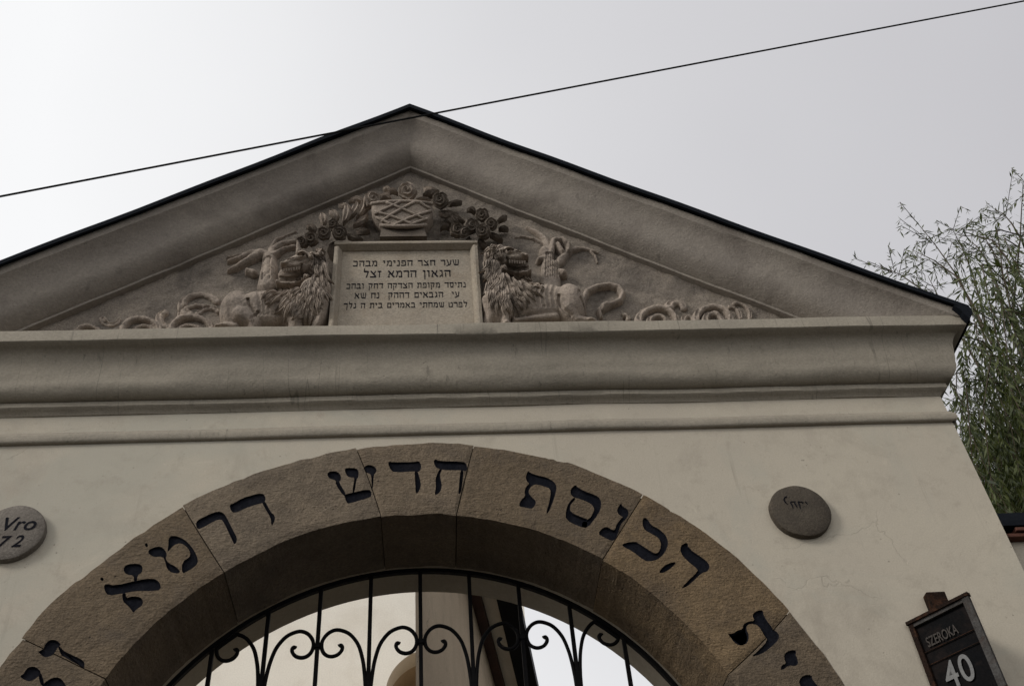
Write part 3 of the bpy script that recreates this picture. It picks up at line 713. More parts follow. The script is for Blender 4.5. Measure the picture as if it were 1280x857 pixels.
F_.stroke([(130, 560), (140, 680), (120, 760)], 0.040, 0.032, 0.075, 0.06)
F_.stroke([(330, 735), (480, 715), (640, 700)], 0.022, 0.028, 0.060, 0.06)       # other paw on the ledge
F_.stroke([(720, 640), (790, 725), (930, 735)], 0.050, 0.022, 0.085, 0.065)       # hind leg
F_.ell(905, 728, 45, 22, 0.08)
F_.stroke([(815, 520), (806, 570), (850, 660), (900, 690)], 0.010, 0.008, 0.020, 0.014, 'cut')
F_.stroke([(655, 575), (652, 630), (690, 690), (745, 735)], 0.010, 0.008, 0.018, 0.014, 'cut')
for k in range(5): F_.stroke([(470+k*38, 480+k*6), (450+k*38, 570), (470+k*36, 660)], 0.011, 0.011, 0.007, 0.006, 'cut')
TR_ = Field(zr, ((820, 430), (1200, 760)))
TR_.stroke([(850, 660), (845, 580), (875, 505), (950, 468), (1050, 455), (1120, 475), (1150, 520), (1130, 570), (1070, 600), (1010, 620)], 0.020, 0.017, 0.040, 0.045)
TR_.stroke([(1020, 605), (970, 650), (985, 705)], 0.030, 0.010, 0.050, 0.04)      # tail tuft
for k in range(3): TR_.stroke([(1030-k*18, 600+k*8), (985-k*8, 650), (985, 700)], 0.004, 0.003, 0.012, 0.01, 'cut')
TR_.wear(0.0016, 70, 44)
F_.wear(0.0016, 70, 41)
lionR = tilt_build((F_, HR, TR_), 'lion_relief', RELIEF, gate, 'carved stone lion snarling to the right beside the plaque')
mb = MB()
for k in range(7):
    a_, b_ = HR.pt(288+k*19, 283+k*1.2, 0.068); o_ = lambda da, db, h: HR.C+HR.e1*(a_+da)+HR.e2*(b_+db)+HR.n*h
    mb.add([o_(-.0055, .008, .070), o_(.0055, .008, .070), o_(.0035, -.009, .068), o_(-.0035, -.009, .068), o_(-.0055, .008, .05), o_(.0055, .008, .05), o_(.0035, -.009, .05), o_(-.0035, -.009, .05)],
           [(0, 1, 2, 3), (4, 7, 6, 5), (0, 4, 5, 1), (3, 2, 6, 7), (0, 3, 7, 4), (1, 5, 6, 2)])
mb.build('teeth', RELIEF, lionR)
reg = [(118, 270), (130, 215), (170, 215), (205, 270), (225, 320), (280, 362), (380, 395), (500, 440), (495, 480), (400, 520), (350, 590), (290, 640), (240, 640), (170, 600), (125, 540)]
hreg = [(95, 300), (105, 215), (120, 160), (185, 135), (240, 150), (232, 200), (205, 240), (215, 290), (250, 318), (290, 372), (430, 372), (445, 400), (300, 430), (160, 420), (100, 370)]
mane([(F_, reg, lambda x, y: -math.pi/2+(x-230)/260*0.9, 95, (.06, .10), 20),
      (HR, hreg, lambda x, y: (math.pi+0.75 if y < 195 else -math.pi/2-0.35*(x-120)/-150) if x > 120 else -math.pi/2, 70, (.035, .06), 17)], lionR, 3)

# --- left lion: looks to the left
zl = lambda x, y: (260+x/5.912, 270+y/5.912)
G_ = TiltField(zl, (500, 820), 0.02, ((-80, 400), (930, 870)), tilt=20, st=0.0042)
G_.ell(190, 680, 120, 160, 0.085).ell(400, 665, 230, 140, 0.072, flat=3.0).ell(640, 660, 160, 150, 0.065)
G_.ell(745, 640, 130, 170, 0.075).ell(770, 530, 95, 90, 0.03)
HL = TiltField(zl, (680, 370), 0.105, ((440, 150), (900, 540)))
HL.ell(785, 350, 100, 95, 0.046).ell(715, 345, 92, 78, 0.060)
HL.ell(610, 430, 95, 66, 0.022, flat=3.0)
HL.stroke([(700, 290), (640, 315), (570, 345)], 0.032, 0.020, 0.078, 0.074)
HL.ell(635, 358, 86, 38, 0.074, flat=2.6).ell(548, 348, 20, 18, 0.082)
HL.stroke([(720, 452), (640, 496), (545, 496), (512, 480)], 0.025, 0.014, 0.058, 0.058)
HL.stroke([(770, 315), (730, 275), (660, 270)], 0.014, 0.011, 0.028, 0.022, 'over')
HL.ell(690, 300, 14, 9, 0.078)
HL.stroke([(715, 300), (695, 290), (668, 300)], 0.0055, 0.004, 0.030, 0.02, 'cut')
HL.stroke([(715, 308), (690, 312), (668, 304)], 0.005, 0.004, 0.024, 0.02, 'cut')
HL.stroke([(668, 438), (610, 450), (525, 440)], 0.022, 0.015, 0.10, 0.10, 'cut', 0.3)
HL.stroke([(700, 372), (688, 405), (705, 440)], 0.006, 0.005, 0.020, 0.016, 'cut')
HL.stroke([(620, 325), (580, 338), (572, 356)], 0.004, 0.004, 0.014, 0.012, 'cut')
HL.stroke([(640, 335), (600, 348)], 0.004, 0.003, 0.012, 0.010, 'cut')
HL.stroke([(668, 262), (664, 215), (660, 180)], 0.020, 0.006, 0.060, 0.045)
HL.stroke([(820, 285), (850, 255)], 0.020, 0.012, 0.060, 0.05)
HL.wear(0.0022, 70, 53)
G_.stroke([(600, 690), (640, 760), (640, 830)], 0.050, 0.038, 0.095, 0.085)
G_.stroke([(830, 600), (820, 740), (790, 830)], 0.045, 0.030, 0.085, 0.07)
G_.stroke([(860, 640), (840, 740), (800, 830)], 0.018, 0.022, 0.08, 0.075)
G_.stroke([(240, 720), (330, 780), (330, 830)], 0.058, 0.036, 0.10, 0.085)
G_.stroke([(60, 810), (120, 800), (200, 815)], 0.014, 0.026, 0.06, 0.08)
G_.stroke([(304, 640), (318, 690), (350, 740)], 0.010, 0.008, 0.020, 0.014, 'cut')
G_.stroke([(380, 740), (340, 790), (345, 830)], 0.009, 0.008, 0.018, 0.014, 'cut')
for k in range(5): G_.stroke([(380+k*34, 560+k*8), (392+k*34, 660), (400+k*30, 760)], 0.011, 0.011, 0.007, 0.006, 'cut')
G_.wear(0.0016, 70, 51)
lionL = tilt_build((G_, HL), 'lion_relief', RELIEF, gate, 'carved stone lion snarling to the left beside the plaque')
mb = MB()
for k in range(7):
    a_, b_ = HL.pt(560+k*19, 398-k*2.5, 0.068); o_ = lambda da, db, h: HL.C+HL.e1*(a_+da)+HL.e2*(b_+db)+HL.n*h
    mb.add([o_(-.0055, .008, .070), o_(.0055, .008, .070), o_(.0035, -.009, .068), o_(-.0035, -.009, .068), o_(-.0055, .008, .05), o_(.0055, .008, .05), o_(.0035, -.009, .05), o_(-.0035, -.009, .05)],
           [(0, 1, 2, 3), (4, 7, 6, 5), (0, 4, 5, 1), (3, 2, 6, 7), (0, 3, 7, 4), (1, 5, 6, 2)])
mb.build('teeth', RELIEF, lionL)
reg = [(800, 320), (850, 310), (880, 420), (870, 560), (830, 660), (760, 720), (680, 730), (600, 690), (540, 640), (470, 560), (450, 530), (560, 530), (680, 500), (760, 430)]
hreg = [(735, 250), (800, 225), (850, 265), (868, 360), (862, 470), (835, 540), (700, 560), (520, 530), (510, 500), (660, 500), (705, 450), (745, 405), (765, 340)]
mane([(G_, reg, lambda x, y: -math.pi/2-(800-x)/260*0.75, 95, (.06, .10), 20),
      (HL, hreg, lambda x, y: (-0.75 if y < 300 else -math.pi/2+0.25) if x < 850 else -math.pi/2, 70, (.035, .06), 17)], lionL, 4)

# --- trees behind the lions
def tree_field(zf, box, strokes, name, label, flutes):
    f = Field(zf, box)
    for s_ in strokes: f.stroke(*s_)
    for s_ in flutes: f.stroke(s_, 0.006, 0.006, 0.014, 0.012, 'cut')
    f.wear(0.003, 60, 61); return f.build(name, RELIEF, gate, label)
tree_field(zr, ((300, 10), (1000, 440)), [
    ([(600, 460), (602, 360), (600, 290)], 0.060, 0.052, 0.055), ([(590, 300), (575, 240), (548, 190)], 0.040, 0.030, 0.050, 0.055), ([(585, 260), (590, 190), (560, 110), (500, 60), (420, 20)], 0.036, 0.010, 0.045, 0.025),
    ([(630, 300), (690, 250), (740, 190), (800, 180), (880, 185), (960, 215)], 0.034, 0.008, 0.050, 0.02), ([(600, 250), (610, 170), (620, 120), (690, 110), (735, 150), (735, 200)], 0.020, 0.020, 0.055),
    ([(655, 150), (690, 205)], 0.020, 0.018, 0.060, 0.055), ([(560, 250), (510, 262)], 0.026, 0.016, 0.04, 0.05), ([(650, 350), (700, 360)], 0.018, 0.024, 0.04, 0.06),
    ([(560, 150), (480, 110), (400, 95), (330, 100)], 0.010, 0.006, 0.022, 0.015), ([(880, 185), (940, 240), (955, 290)], 0.008, 0.006, 0.02, 0.012)],
    'tree_relief', 'carved tree trunk with lopped boughs behind the right lion', [[(560+k*17, 440), (562+k*17, 340), (565+k*15, 260)] for k in range(6)])
tree_field(zl, ((130, 120), (700, 520)), [
    ([(432, 500), (440, 420), (450, 340)], 0.056, 0.045, 0.055), ([(450, 350), (440, 280), (400, 260), (320, 265), (240, 300), (150, 330)], 0.042, 0.010, 0.05, 0.03),
    ([(380, 265), (280, 320), (200, 370), (150, 395)], 0.034, 0.010, 0.05, 0.035), ([(330, 260), (230, 285), (140, 305)], 0.014, 0.007, 0.04, 0.025), ([(450, 330), (470, 240), (540, 195), (640, 180)], 0.036, 0.014, 0.05, 0.03),
    ([(480, 280), (560, 235), (640, 220)], 0.020, 0.012, 0.045, 0.035), ([(450, 250), (500, 170), (600, 130), (650, 110)], 0.012, 0.006, 0.022, 0.012), ([(340, 410), (290, 395)], 0.022, 0.016, 0.05, 0.05)],
    'tree_relief', 'carved tree trunk with finger-like boughs behind the left lion', [[(405+k*14, 500), (410+k*13, 430), (420+k*12, 340)] for k in range(5)])

# --- roses, leaves and the flower basket
zb = lambda x, y: (400+x/5.333, 210+y/5.333)
TILT = math.radians(38)
def rose(parent, zf, x, y, r_px, h0, mat, seed, squash=1.0):
    """rose with spiralling petal lips, its face turned out and down towards the street"""
    r = random.Random(seed); R_ = r_px/5.333/225.0; c = Vector(B(*zf(x, y), -(h0+0.055)))
    ax = Vector((r.uniform(-.25, .25), -math.cos(TILT), -math.sin(TILT)+r.uniform(-.15, .15))).normalized()
    e1 = Vector((1, 0, 0)); e1 = (e1-ax*e1.dot(ax)).normalized(); e2 = ax.cross(e1)
    nr, na = 24, 60; V = []; ph0 = r.uniform(0, 6.28); turns = r.uniform(2.3, 2.8); sg = r.choice((-1, 1))
    for j in range(nr+1):
        q = j/nr
        for i in range(na):
            th = 2*math.pi*i/na; lobes = 5
            ph = (q*turns-sg*(th+ph0)/(2*math.pi)) % 1.0
            w = 0.07*math.sin(3*th+ph0*2+q*5)
            ph = (ph+w) % 1.0
            lip = (ph/0.82)**1.6 if ph < 0.82 else (1-ph)/0.18
            rad = R_*q*(1+(0.13*abs(math.sin(th*lobes/2+ph0))-0.04+0.04*math.sin(9*th+seed))*q)
            h = 0.022*(1-q*q)+0.019*lip*min(1, 0.35+q)-0.010*q
            if q < 0.09: h -= 0.008
            if j == nr: h = -0.055; rad *= 0.86
            V.append(c+(e1*math.cos(th)+e2*math.sin(th))*rad+ax*h)
    F = [(j*na+i, (j+1)*na+i, (j+1)*na+(i+1) % na, j*na+(i+1) % na) for j in range(nr) for i in range(na)]
    return mesh('rose', V, F, mat, parent, smooth=True, auto=50, fix=True)
def leaf(parent, zf, x, y, ang, ln, wd, h0, mat, seed=0):
    c = B(*zf(x, y), -h0); n = 8; V = []; F = []
    for i in range(n+1):
        t = i/n; w_ = wd*math.sin(math.pi*t)**0.8*(1+0.18*math.cos(t*22))+0.0004; a = ang+0.5*(t-.5)
        px, pz = c[0]+math.cos(a)*ln*t, c[2]+math.sin(a)*ln*t; yy = -h0-0.02*math.sin(math.pi*t)-0.35*(pz-c[2])
        nx, nz_ = -math.sin(a), math.cos(a)
        V += [(px-nx*w_, yy+0.014, pz-nz_*w_), (px-nx*w_*.5, yy-0.004, pz-nz_*w_*.5), (px, yy+0.006, pz), (px+nx*w_*.5, yy-0.004, pz+nz_*w_*.5), (px+nx*w_, yy+0.014, pz+nz_*w_)]
        V += [(px-nx*w_*.8, yy+0.030, pz-nz_*w_*.8), (px+nx*w_*.8, yy+0.030, pz+nz_*w_*.8)]
    for i in range(n):
        a, b = i*7, (i+1)*7
        F += [(a+k, b+k, b+k+1, a+k+1) for k in range(4)]+[(a+5, b+5, b, a), (a+4, b+4, b+6, a+6)]
    return mesh('leaf', V, F, mat, parent, smooth=True, auto=50)
def basket_surface(u, v):
    """u across -1..1, v 0 foot .. 1 rim; the front leans out over the street"""
    half = 150+55*math.sin(min(1, v*1.15)*math.pi*0.62); cx = 555-10*v; y = 388-165*v+22*u*u*(v-.3)
    h = 0.085+0.045*v+0.030*math.sqrt(max(0, 1-u*u))
    return B(*zb(cx+half*u, y), -h)
V = []; F = []; nu, nv = 26, 14
for j in range(nv+1):
    for i in range(nu+1): V.append(basket_surface(-1+2*i/nu, j/nv))
F = [(j*(nu+1)+i, j*(nu+1)+i+1, (j+1)*(nu+1)+i+1, (j+1)*(nu+1)+i) for j in range(nv) for i in range(nu)]
rim = [j*(nu+1) for j in range(nv+1)]+[nv*(nu+1)+i for i in range(1, nu+1)]+[j*(nu+1)+nu for j in range(nv-1, -1, -1)]+[i for i in range(nu-1, 0, -1)]
k0 = len(V); V += [(V[i][0], 0.01, V[i][2]+0.02) for i in rim]; m_ = len(rim)
F += [(rim[i], rim[(i+1) % m_], k0+(i+1) % m_, k0+i) for i in range(m_)]
basket = mesh('flower_basket', V, F, RELIEF, gate, smooth=True, auto=50, label='carved lattice-woven flower basket above the plaque')
for k, (ua, va, ub, vb) in enumerate([(-.86, .14, .42, .98), (-.35, .04, .95, .66), (-.9, .62, .35, .08), (-.52, .98, .84, .24), (-.05, .98, -.93, .5), (.62, .98, .93, .72), (.3, .04, .9, .30), (-.93, .35, -.55, .08)]):
    pts = [Vector(basket_surface(ua+(ub-ua)*t, va+(vb-va)*t))+Vector((0, -.004, -.003)) for t in np.linspace(0, 1, 14)]
    MB().tube(pts, 0.0095, 6).build('lattice_strip', RELIEF, basket, smooth=True)
for va in (0.0, 1.0):
    MB().tube([Vector(basket_surface(u, va)) for u in np.linspace(-1, 1, 22)], 0.013, 6).build('rim', RELIEF, basket, smooth=True)
q0, q1, q2, q3 = [B(*zb(x, y), -0.09) for x, y in ((412, 398), (690, 390), (712, 452), (398, 456))]
v, f = prism([(q[0], q[2]) for q in (q0, q1, q2, q3)], -0.09, 0.0)
MB().add(v, f).build('basket_foot', ROSEM, basket)
for x, y, r_, s_ in [(580, 150, 66, 1), (350, 205, 58, 2), (800, 212, 60, 3)]: rose(basket, zb, x, y, r_, 0.07, ROSEM if s_ == 3 else RELIEF, s_)
for x, y, a, l_, w_ in [(480, 215, 2.6, .09, .026), (690, 130, -.5, .10, .026), (520, 165, 2.9, .07, .022), (640, 205, -.3, .09, .02), (300, 235, 2.7, .10, .028), (320, 290, -2.1, .12, .03), (400, 200, .3, .07, .022),
                        (850, 235, -.1, .09, .022), (850, 280, -.9, .13, .03), (760, 190, 2.7, .07, .02), (720, 190, .6, .06, .02), (790, 290, -.4, .12, .034), (470, 170, 2.2, .06, .02), (870, 300, -1.2, .1, .02)]:
    leaf(basket, zb, x, y, a, l_, w_, 0.05, ROSEM if x > 700 else RELIEF)
spr = rose(gate, zb, 1080, 312, 50, 0.05, ROSEM, 4); spr.name = 'rose_spray'; spr['label'] = 'carved spray of roses above the right lion'
for x, y, r_, s_ in [(915, 410, 52, 5), (1010, 385, 55, 6), (1140, 372, 48, 7), (1085, 420, 52, 8), (960, 430, 36, 15)]: rose(spr, zb, x, y, r_, 0.05, ROSEM, s_)
for x, y, a, l_ in [(870, 400, 2.9, .06), (1180, 350, .2, .07), (1000, 460, -1.8, .08), (1060, 460, -1.2, .10), (1040, 300, 2.5, .06), (1130, 430, -.8, .09), (880, 380, 2.2, .05), (1190, 400, -.3, .06)]: leaf(spr, zb, x, y, a, l_, .022, .045, ROSEM)
spl = rose(gate, zb, 130, 430, 52, 0.06, ROSEM, 9); spl.name = 'rose_spray'; spl['label'] = 'carved spray of roses and leaves above the left lion'
for x, y, r_, s_ in [(25, 430, 50, 10), (-60, 470, 48, 11), (85, 375, 40, 12), (-120, 490, 38, 13)]: rose(spl, zb, x, y, r_, 0.06, ROSEM, s_)
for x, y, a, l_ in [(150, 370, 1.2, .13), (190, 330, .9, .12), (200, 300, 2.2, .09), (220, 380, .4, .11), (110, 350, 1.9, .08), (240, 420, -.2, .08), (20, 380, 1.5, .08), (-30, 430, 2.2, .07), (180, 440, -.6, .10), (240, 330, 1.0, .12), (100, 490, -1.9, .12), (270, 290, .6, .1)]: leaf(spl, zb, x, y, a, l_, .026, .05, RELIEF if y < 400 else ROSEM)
# background twigs by the baskets
# --- scrolls along the foot of the gable
def scrolls(zf, box, arcs, name, label):
    f = Field(zf, box)
    for cx, cy, rx, ry, a0, a1, w_, h_ in arcs:
        pts = [(cx+rx*math.cos(a), cy-ry*math.sin(a)) for a in np.linspace(math.radians(a0), math.radians(a1), 14)]
        f.stroke(pts, w_*0.95, w_*0.7, h_*0.52, h_*0.42, 'add', 0.4)
        f.stroke(pts, w_*0.40, w_*0.28, 0.014, 0.010, 'cut', 0.6)
    f.wear(0.003, 60, 81); f.build(name, RELIEF, gate, label)
za = lambda x, y: (60+x/5.333, 330+y/5.333)
scrolls(za, ((100, 150), (1190, 440)), [(262, 445, 75, 38, 175, 5, .018, .06), (615, 440, 130, 85, 185, 0, .024, .075), (640, 450, 70, 45, 180, 0, .02, .045), (950, 430, 140, 88, 185, 0, .024, .08), (940, 450, 80, 50, 170, 10, .02, .05),
    (1010, 270, 120, 75, 235, 20, .03, .06), (1010, 330, 130, 60, 200, 20, .02, .05), (800, 360, 60, 50, 120, 330, .026, .05), (420, 340, 60, 60, 200, 330, .022, .03), (1080, 350, 90, 60, 150, -10, .02, .04)], 'scroll_relief', 'carved scrolls filling the left corner of the gable')
zc = lambda x, y: (740+x/4.741, 330+y/4.741)
scrolls(zc, ((180, 190), (960, 340)), [(390, 335, 115, 85, 185, -5, .026, .075), (390, 345, 55, 45, 190, -10, .02, .06), (720, 325, 105, 82, 190, -10, .026, .075), (720, 335, 50, 50, 190, 0, .026, .07), (500, 255, 45, 35, 170, 0, .032, .06),
    (190, 320, 26, 22, 200, -20, .02, .06), (860, 300, 80, 70, 100, -20, .016, .05), (820, 310, 60, 60, 90, -10, .016, .04), (570, 330, 30, 25, 190, 0, .02, .05)], 'scroll_relief', 'carved scrolls filling the right corner of the gable')

# ------------------------------------------------------------------ plaque
GL = {
 'ה': (.80, [(0,.9,.8,.9,.2),(.71,.9,.71,0,.13),(.13,.62,.13,0,.12)]), 'ח': (.80, [(0,.9,.8,.9,.2),(.71,.9,.71,0,.13),(.12,.9,.12,0,.13)]),
 'ד': (.78, [(0,.9,.78,.9,.2),(.62,.9,.62,0,.13)]), 'ר': (.70, [(0,.9,.66,.9,.2),(.62,.92,.62,0,.13)]),
 'ת': (.85, [(.05,.9,.8,.9,.2),(.74,.9,.74,0,.13),(.2,.9,.2,.1,.12),(0,.08,.24,.08,.15)]),
 'ש': (.95, [(.2,.09,.85,.09,.18),(.05,.98,.24,.1,.12),(.48,.98,.46,.1,.1),(.9,.98,.82,.1,.12),(0,.95,.16,.95,.1),(.4,.95,.55,.95,.1),(.82,.95,.95,.95,.1)]),
 'ע': (.80, [(.72,.98,.6,.2,.13),(.6,.2,.0,-.08,.16),(.12,.98,.38,.15,.12),(.05,.95,.2,.95,.1)]),
 'צ': (.80, [(.05,.98,.7,.2,.18),(.72,.98,.45,.5,.11),(0,.08,.75,.08,.18)]),
 'פ': (.78, [(.08,.9,.68,.9,.2),(.66,.9,.66,.08,.13),(0,.08,.7,.08,.18),(.12,.9,.12,.5,.1),(.1,.48,.38,.48,.12)]),
 'נ': (.48, [(.12,.92,.4,.92,.16),(.38,.92,.38,.08,.12),(0,.08,.43,.08,.18)]), 'י': (.36, [(0,.9,.3,.9,.18),(.25,.9,.22,.52,.12)]),
 'ו': (.36, [(0,.9,.3,.9,.18),(.24,.9,.24,0,.12)]), 'ן': (.36, [(0,.9,.3,.9,.18),(.24,.9,.24,-.35,.12)]), 'ז': (.45, [(0,.9,.42,.9,.18),(.22,.9,.22,0,.12)]),
 'מ': (.85, [(.06,.98,.25,.6,.14),(.25,.6,.05,0,.11),(.25,.85,.7,.9,.18),(.74,.85,.74,.08,.13),(.42,.08,.8,.08,.18)]),
 'ם': (.80, [(.05,.9,.75,.9,.2),(.12,.9,.12,.05,.12),(.7,.9,.7,.05,.12),(.06,.08,.76,.08,.18)]), 'ס': (.78, [(0,.9,.72,.9,.2),(.1,.9,.2,.08,.12),(.68,.9,.56,.08,.13),(.15,.08,.6,.08,.18)]),
 'ב': (.80, [(.06,.9,.64,.9,.2),(.6,.9,.6,.08,.13),(0,.08,.8,.08,.18)]), 'כ': (.74, [(.04,.9,.6,.9,.2),(.62,.9,.62,.08,.14),(0,.08,.66,.08,.18)]),
 'ג': (.52, [(.1,.92,.4,.92,.16),(.36,.92,.42,0,.12),(.38,.3,.04,0,.13)]), 'א': (.88, [(.06,.98,.84,.02,.2),(.78,.98,.56,.45,.14),(.14,.02,.14,.4,.12),(.14,.4,.3,.62,.1),(.02,.05,.24,.05,.12)]),
 'ל': (.72, [(.1,1.38,.1,.9,.1),(.05,.9,.66,.9,.2),(.64,.9,.38,0,.13)]), 'ק': (.78, [(0,.9,.72,.9,.2),(.68,.9,.48,.1,.12),(.14,.6,.14,-.36,.12)]),
 'ט': (.82, [(.1,.98,.1,.08,.13),(.05,.08,.75,.08,.16),(.72,.08,.74,.9,.13),(.74,.9,.44,.86,.16)]), 'ך': (.74, [(0,.9,.68,.9,.2),(.62,.92,.62,-.36,.13)]), ' ': (.5, []), '\'': (.2, [(.1,1.15,.06,.9,.09)]),
}
def hebrew_line(text, pL, pR, up, y0, y1, parent, name='inscribed_word', mat=None):
    """text set right to left between the base points pL and pR, 'up' = cap height vector, on planes y0..y1; one part per word"""
    gap = 0.2; tw = sum(GL[c][0]+gap for c in text)-gap
    pL, pR, up = np.array(pL), np.array(pR), np.array(up); ux = (pR-pL)/tw; mb = MB(); cur = 0.0
    for c in text[::-1]+' ':
        w_, st_ = GL[c]
        if c == ' ' and mb.v: mb.build(name, mat or PAINT, parent); mb = MB()
        for x0, a0, x1, a1, t in st_:
            p = Vector((cur+x0, a0)); q = Vector((cur+x1, a1)); d = (q-p).normalized(); n = Vector((-d.y, d.x))*t*0.5
            hz = abs(d.x) > 0.8; sl = d*(0.05 if hz else 0)
            quad = [p+n-sl, p-n, q-n+sl, q+n]
            pts = [pL+ux*v.x+up*v.y for v in quad]
            v, f = prism([(k[0], k[2]) for k in pts], y0, y1); mb.add(v, f)
        cur += w_+gap
PPL = -0.045                                          # plane of the inscribed face
pq = [B(419, 302, -0.085), B(596, 302, -0.085), B(604.5, 412, -0.085), B(409.5, 414, -0.085)]
pc = (pq[2]+pq[3])/2
plaque = root('stone_plaque', (float(pc[0]), -0.05, Z0+2.425), 'framed limestone plaque with five lines of black Hebrew text between the two lions', 'plaque')
pxl, pxr = float((pq[0][0]+pq[3][0])/2), float((pq[1][0]+pq[2][0])/2); pzt, pzb = float(pq[0][2]), Z0+2.425
MB().box((pxl+0.02, PPL, pzb+0.01), (pxr-0.02, 0.03, pzt-0.015), 0.0).build('panel', PLAQ, plaque)
fw = 0.042
def frame_bar(horizontal, lo, hi, side):
    """moulded bar: a flat and a sloping inner chamfer"""
    x0, z0_ = lo; x1, z1_ = hi
    pr = [(-0.0, 0.02), (-0.0, -0.085), (0.016, -0.090), (0.024, -0.088), (fw, -0.052), (fw, 0.02)]   # (across, y)
    V = []; n = len(pr)
    for e in (0, 1):
        for a, y in pr:
            if horizontal:
                z = z1_-a if side == 't' else z0_+a
                ins = a if side == 't' else 0
                V.append(((x0+ins*0) if e == 0 else (x1-ins*0), y, z))
            else:
                x = x0+a if side == 'l' else x1-a
                V.append((x, y, z0_ if e == 0 else z1_))
    F = [(i, (i+1) % n, n+(i+1) % n, n+i) for i in range(n)]+[tuple(range(n-1, -1, -1)), tuple(range(n, 2*n))]
    mesh('frame', V, F, PLAQ, plaque, fix=True)
frame_bar(False, (pxl, pzb), (pxl+fw, pzt-fw-0.002), 'l'); frame_bar(False, (pxr-fw, pzb), (pxr, pzt-fw-0.002), 'r')
frame_bar(True, (pxl-0.002, pzt-fw), (pxr+0.002, pzt), 't')
zp = lambda x, y: (400+x/5.82, 280+y/5.82)
for text, xl_, xr_, yl, yr, hh in [
        ('שער חצר הפנימי מבהכ', 240, 1010, 308, 299, 40), ('הגאון הרמא זצל', 315, 950, 389, 382, 48),
        ('נתיסד מקופת הצדקה דחק ובהכ', 192, 1060, 471, 459, 37), ('עי  הגבאים דההק  נח שא', 250, 1015, 541, 530, 39), ('לפרט שמחתי באמרים בית ה נלך', 172, 1072, 612, 602, 36)]:
    a = B(*zp(xl_, yl), PPL-0.001); b = B(*zp(xr_, yr), PPL-0.001); c = B(*zp((xl_+xr_)/2, (yl+yr)/2-hh), PPL-0.001); m_ = (a+b)/2
    hebrew_line(text, a, b, (0, 0, float(c[2]-m_[2])), PPL-0.0016, PPL+0.002, plaque)

# ------------------------------------------------------------------ roundels
def text_mesh(name, body, size, mat, parent, origin, ux, uz, off=0.0, shear=0.0, th=0.001, yax=None, spacing=1.0, xs=1.0):
    """flat lettering from the built-in font, laid along ux / uz from origin"""
    cu = bpy.data.curves.new('t', 'FONT'); cu.body = body; cu.size = size; cu.offset = off; cu.shear = shear; cu.extrude = th; cu.space_character = spacing
    to = bpy.data.objects.new('t', cu); COL.objects.link(to)
    dg = bpy.context.evaluated_depsgraph_get(); dg.update()
    me = bpy.data.meshes.new_from_object(to.evaluated_get(dg)); bpy.data.objects.remove(to)
    ux = Vector(ux).normalized(); uz = Vector(uz).normalized(); un = ux.cross(uz)
    V = [Vector(origin)+ux*v.co.x*xs+uz*v.co.y+un*v.co.z for v in me.vertices]; F = [list(p.vertices) for p in me.polygons]
    return mesh(name, V, F, mat, parent)
def roundel(name, cx, cz, r, label, mat):
    o = root(name, (cx, 0.0, cz), label, 'roundel', 'stone roundels set in the wall')
    n = 56; rings = [(1.0, 0.01), (1.0, -0.020), (0.985, -0.028), (0.95, -0.031), (0.6, -0.0335), (0.25, -0.034)]
    V = []; F = []
    for k, (f_, y) in enumerate(rings):
        for i in range(n):
            a = 2*math.pi*i/n; j = 1+0.012*float(vnoise(np.array([math.cos(a)*3, math.sin(a)*3, cx]), 91)) if k < 4 else 1
            x, z = cx+r*f_*j*math.cos(a), cz+r*f_*j*math.sin(a)
            V.append((x, y+0.0015*float(vnoise(np.array([x*20, z*20, 1.]), 92)), z))
    for k in range(len(rings)-1):
        for i in range(n): F.append((k*n+i, (k+1)*n+i, (k+1)*n+(i+1) % n, k*n+(i+1) % n))
    F.append(tuple((len(rings)-1)*n+i for i in range(n)))
    mesh('disc', V, F, mat, o, smooth=True, auto=40)
    return o
pts = [B(x, y, -0.028) for x, y in ((966, 636), (1036, 640), (996, 608), (1008, 668))]
rcx = float((pts[0][0]+pts[1][0])/2); rcz = float((pts[2][2]+pts[3][2])/2); rr_ = float((pts[1][0]-pts[0][0])/2)
rr = roundel('wall_roundel', rcx, rcz, 0.142, 'round stone disc with a short worn mark on the wall right of the arch', ROUND)
zq = lambda x, y: (955+x/10.08, 595+y/10.08)
mb = MB()
for st_ in [[(285, 255), (258, 270), (250, 295), (270, 330), (300, 355)], [(330, 325), (355, 365), (368, 405)], [(378, 318), (400, 360), (418, 400)], [(430, 318), (448, 370), (460, 412)], [(470, 318), (492, 345)], [(520, 318), (550, 355)], [(340, 322), (395, 318)], [(425, 318), (500, 330)]]:
    p3 = []
    for x, y in st_:
        q = B(*zq(x, y), -0.0335); p3.append((q[0], -0.0335, q[2]))
    mb.tube(p3, [0.0035]*(len(p3)-1)+[0.002], 6)
mb.build('worn_mark', PAINT, rr)
pts = [B(x, y, -0.028) for x, y in ((57, 659), (14, 632), (-3, 699))]
lcx, lcz = -1.765, float((pts[1][2]+pts[2][2])/2); 
rl = roundel('wall_roundel', float(pts[0][0])-0.142, lcz, 0.142, 'round stone disc lettered Vro and 72 on the wall left of the arch', ROUNDL)
def flat_text_px(name, body, pA, pB, capw, parent, mat, Y, **k):
    a = Vector(B(*pA, Y)); b = Vector(B(*pB, Y)); return text_mesh(name, body, capw, mat, parent, a, b-a, (0, 0, 1), **k)
zrd = lambda x, y: (x/8.575, 610+y/8.575)
flat_text_px('lettering', 'Vro', zrd(-22, 452), zrd(266, 444), 0.098, rl, PAINT, -0.0345, shear=0.25, off=0.0012)
flat_text_px('numerals', '7 2', zrd(-52, 632), zrd(178, 622), 0.082, rl, PAINT, -0.0345, shear=0.25, off=0.0010)

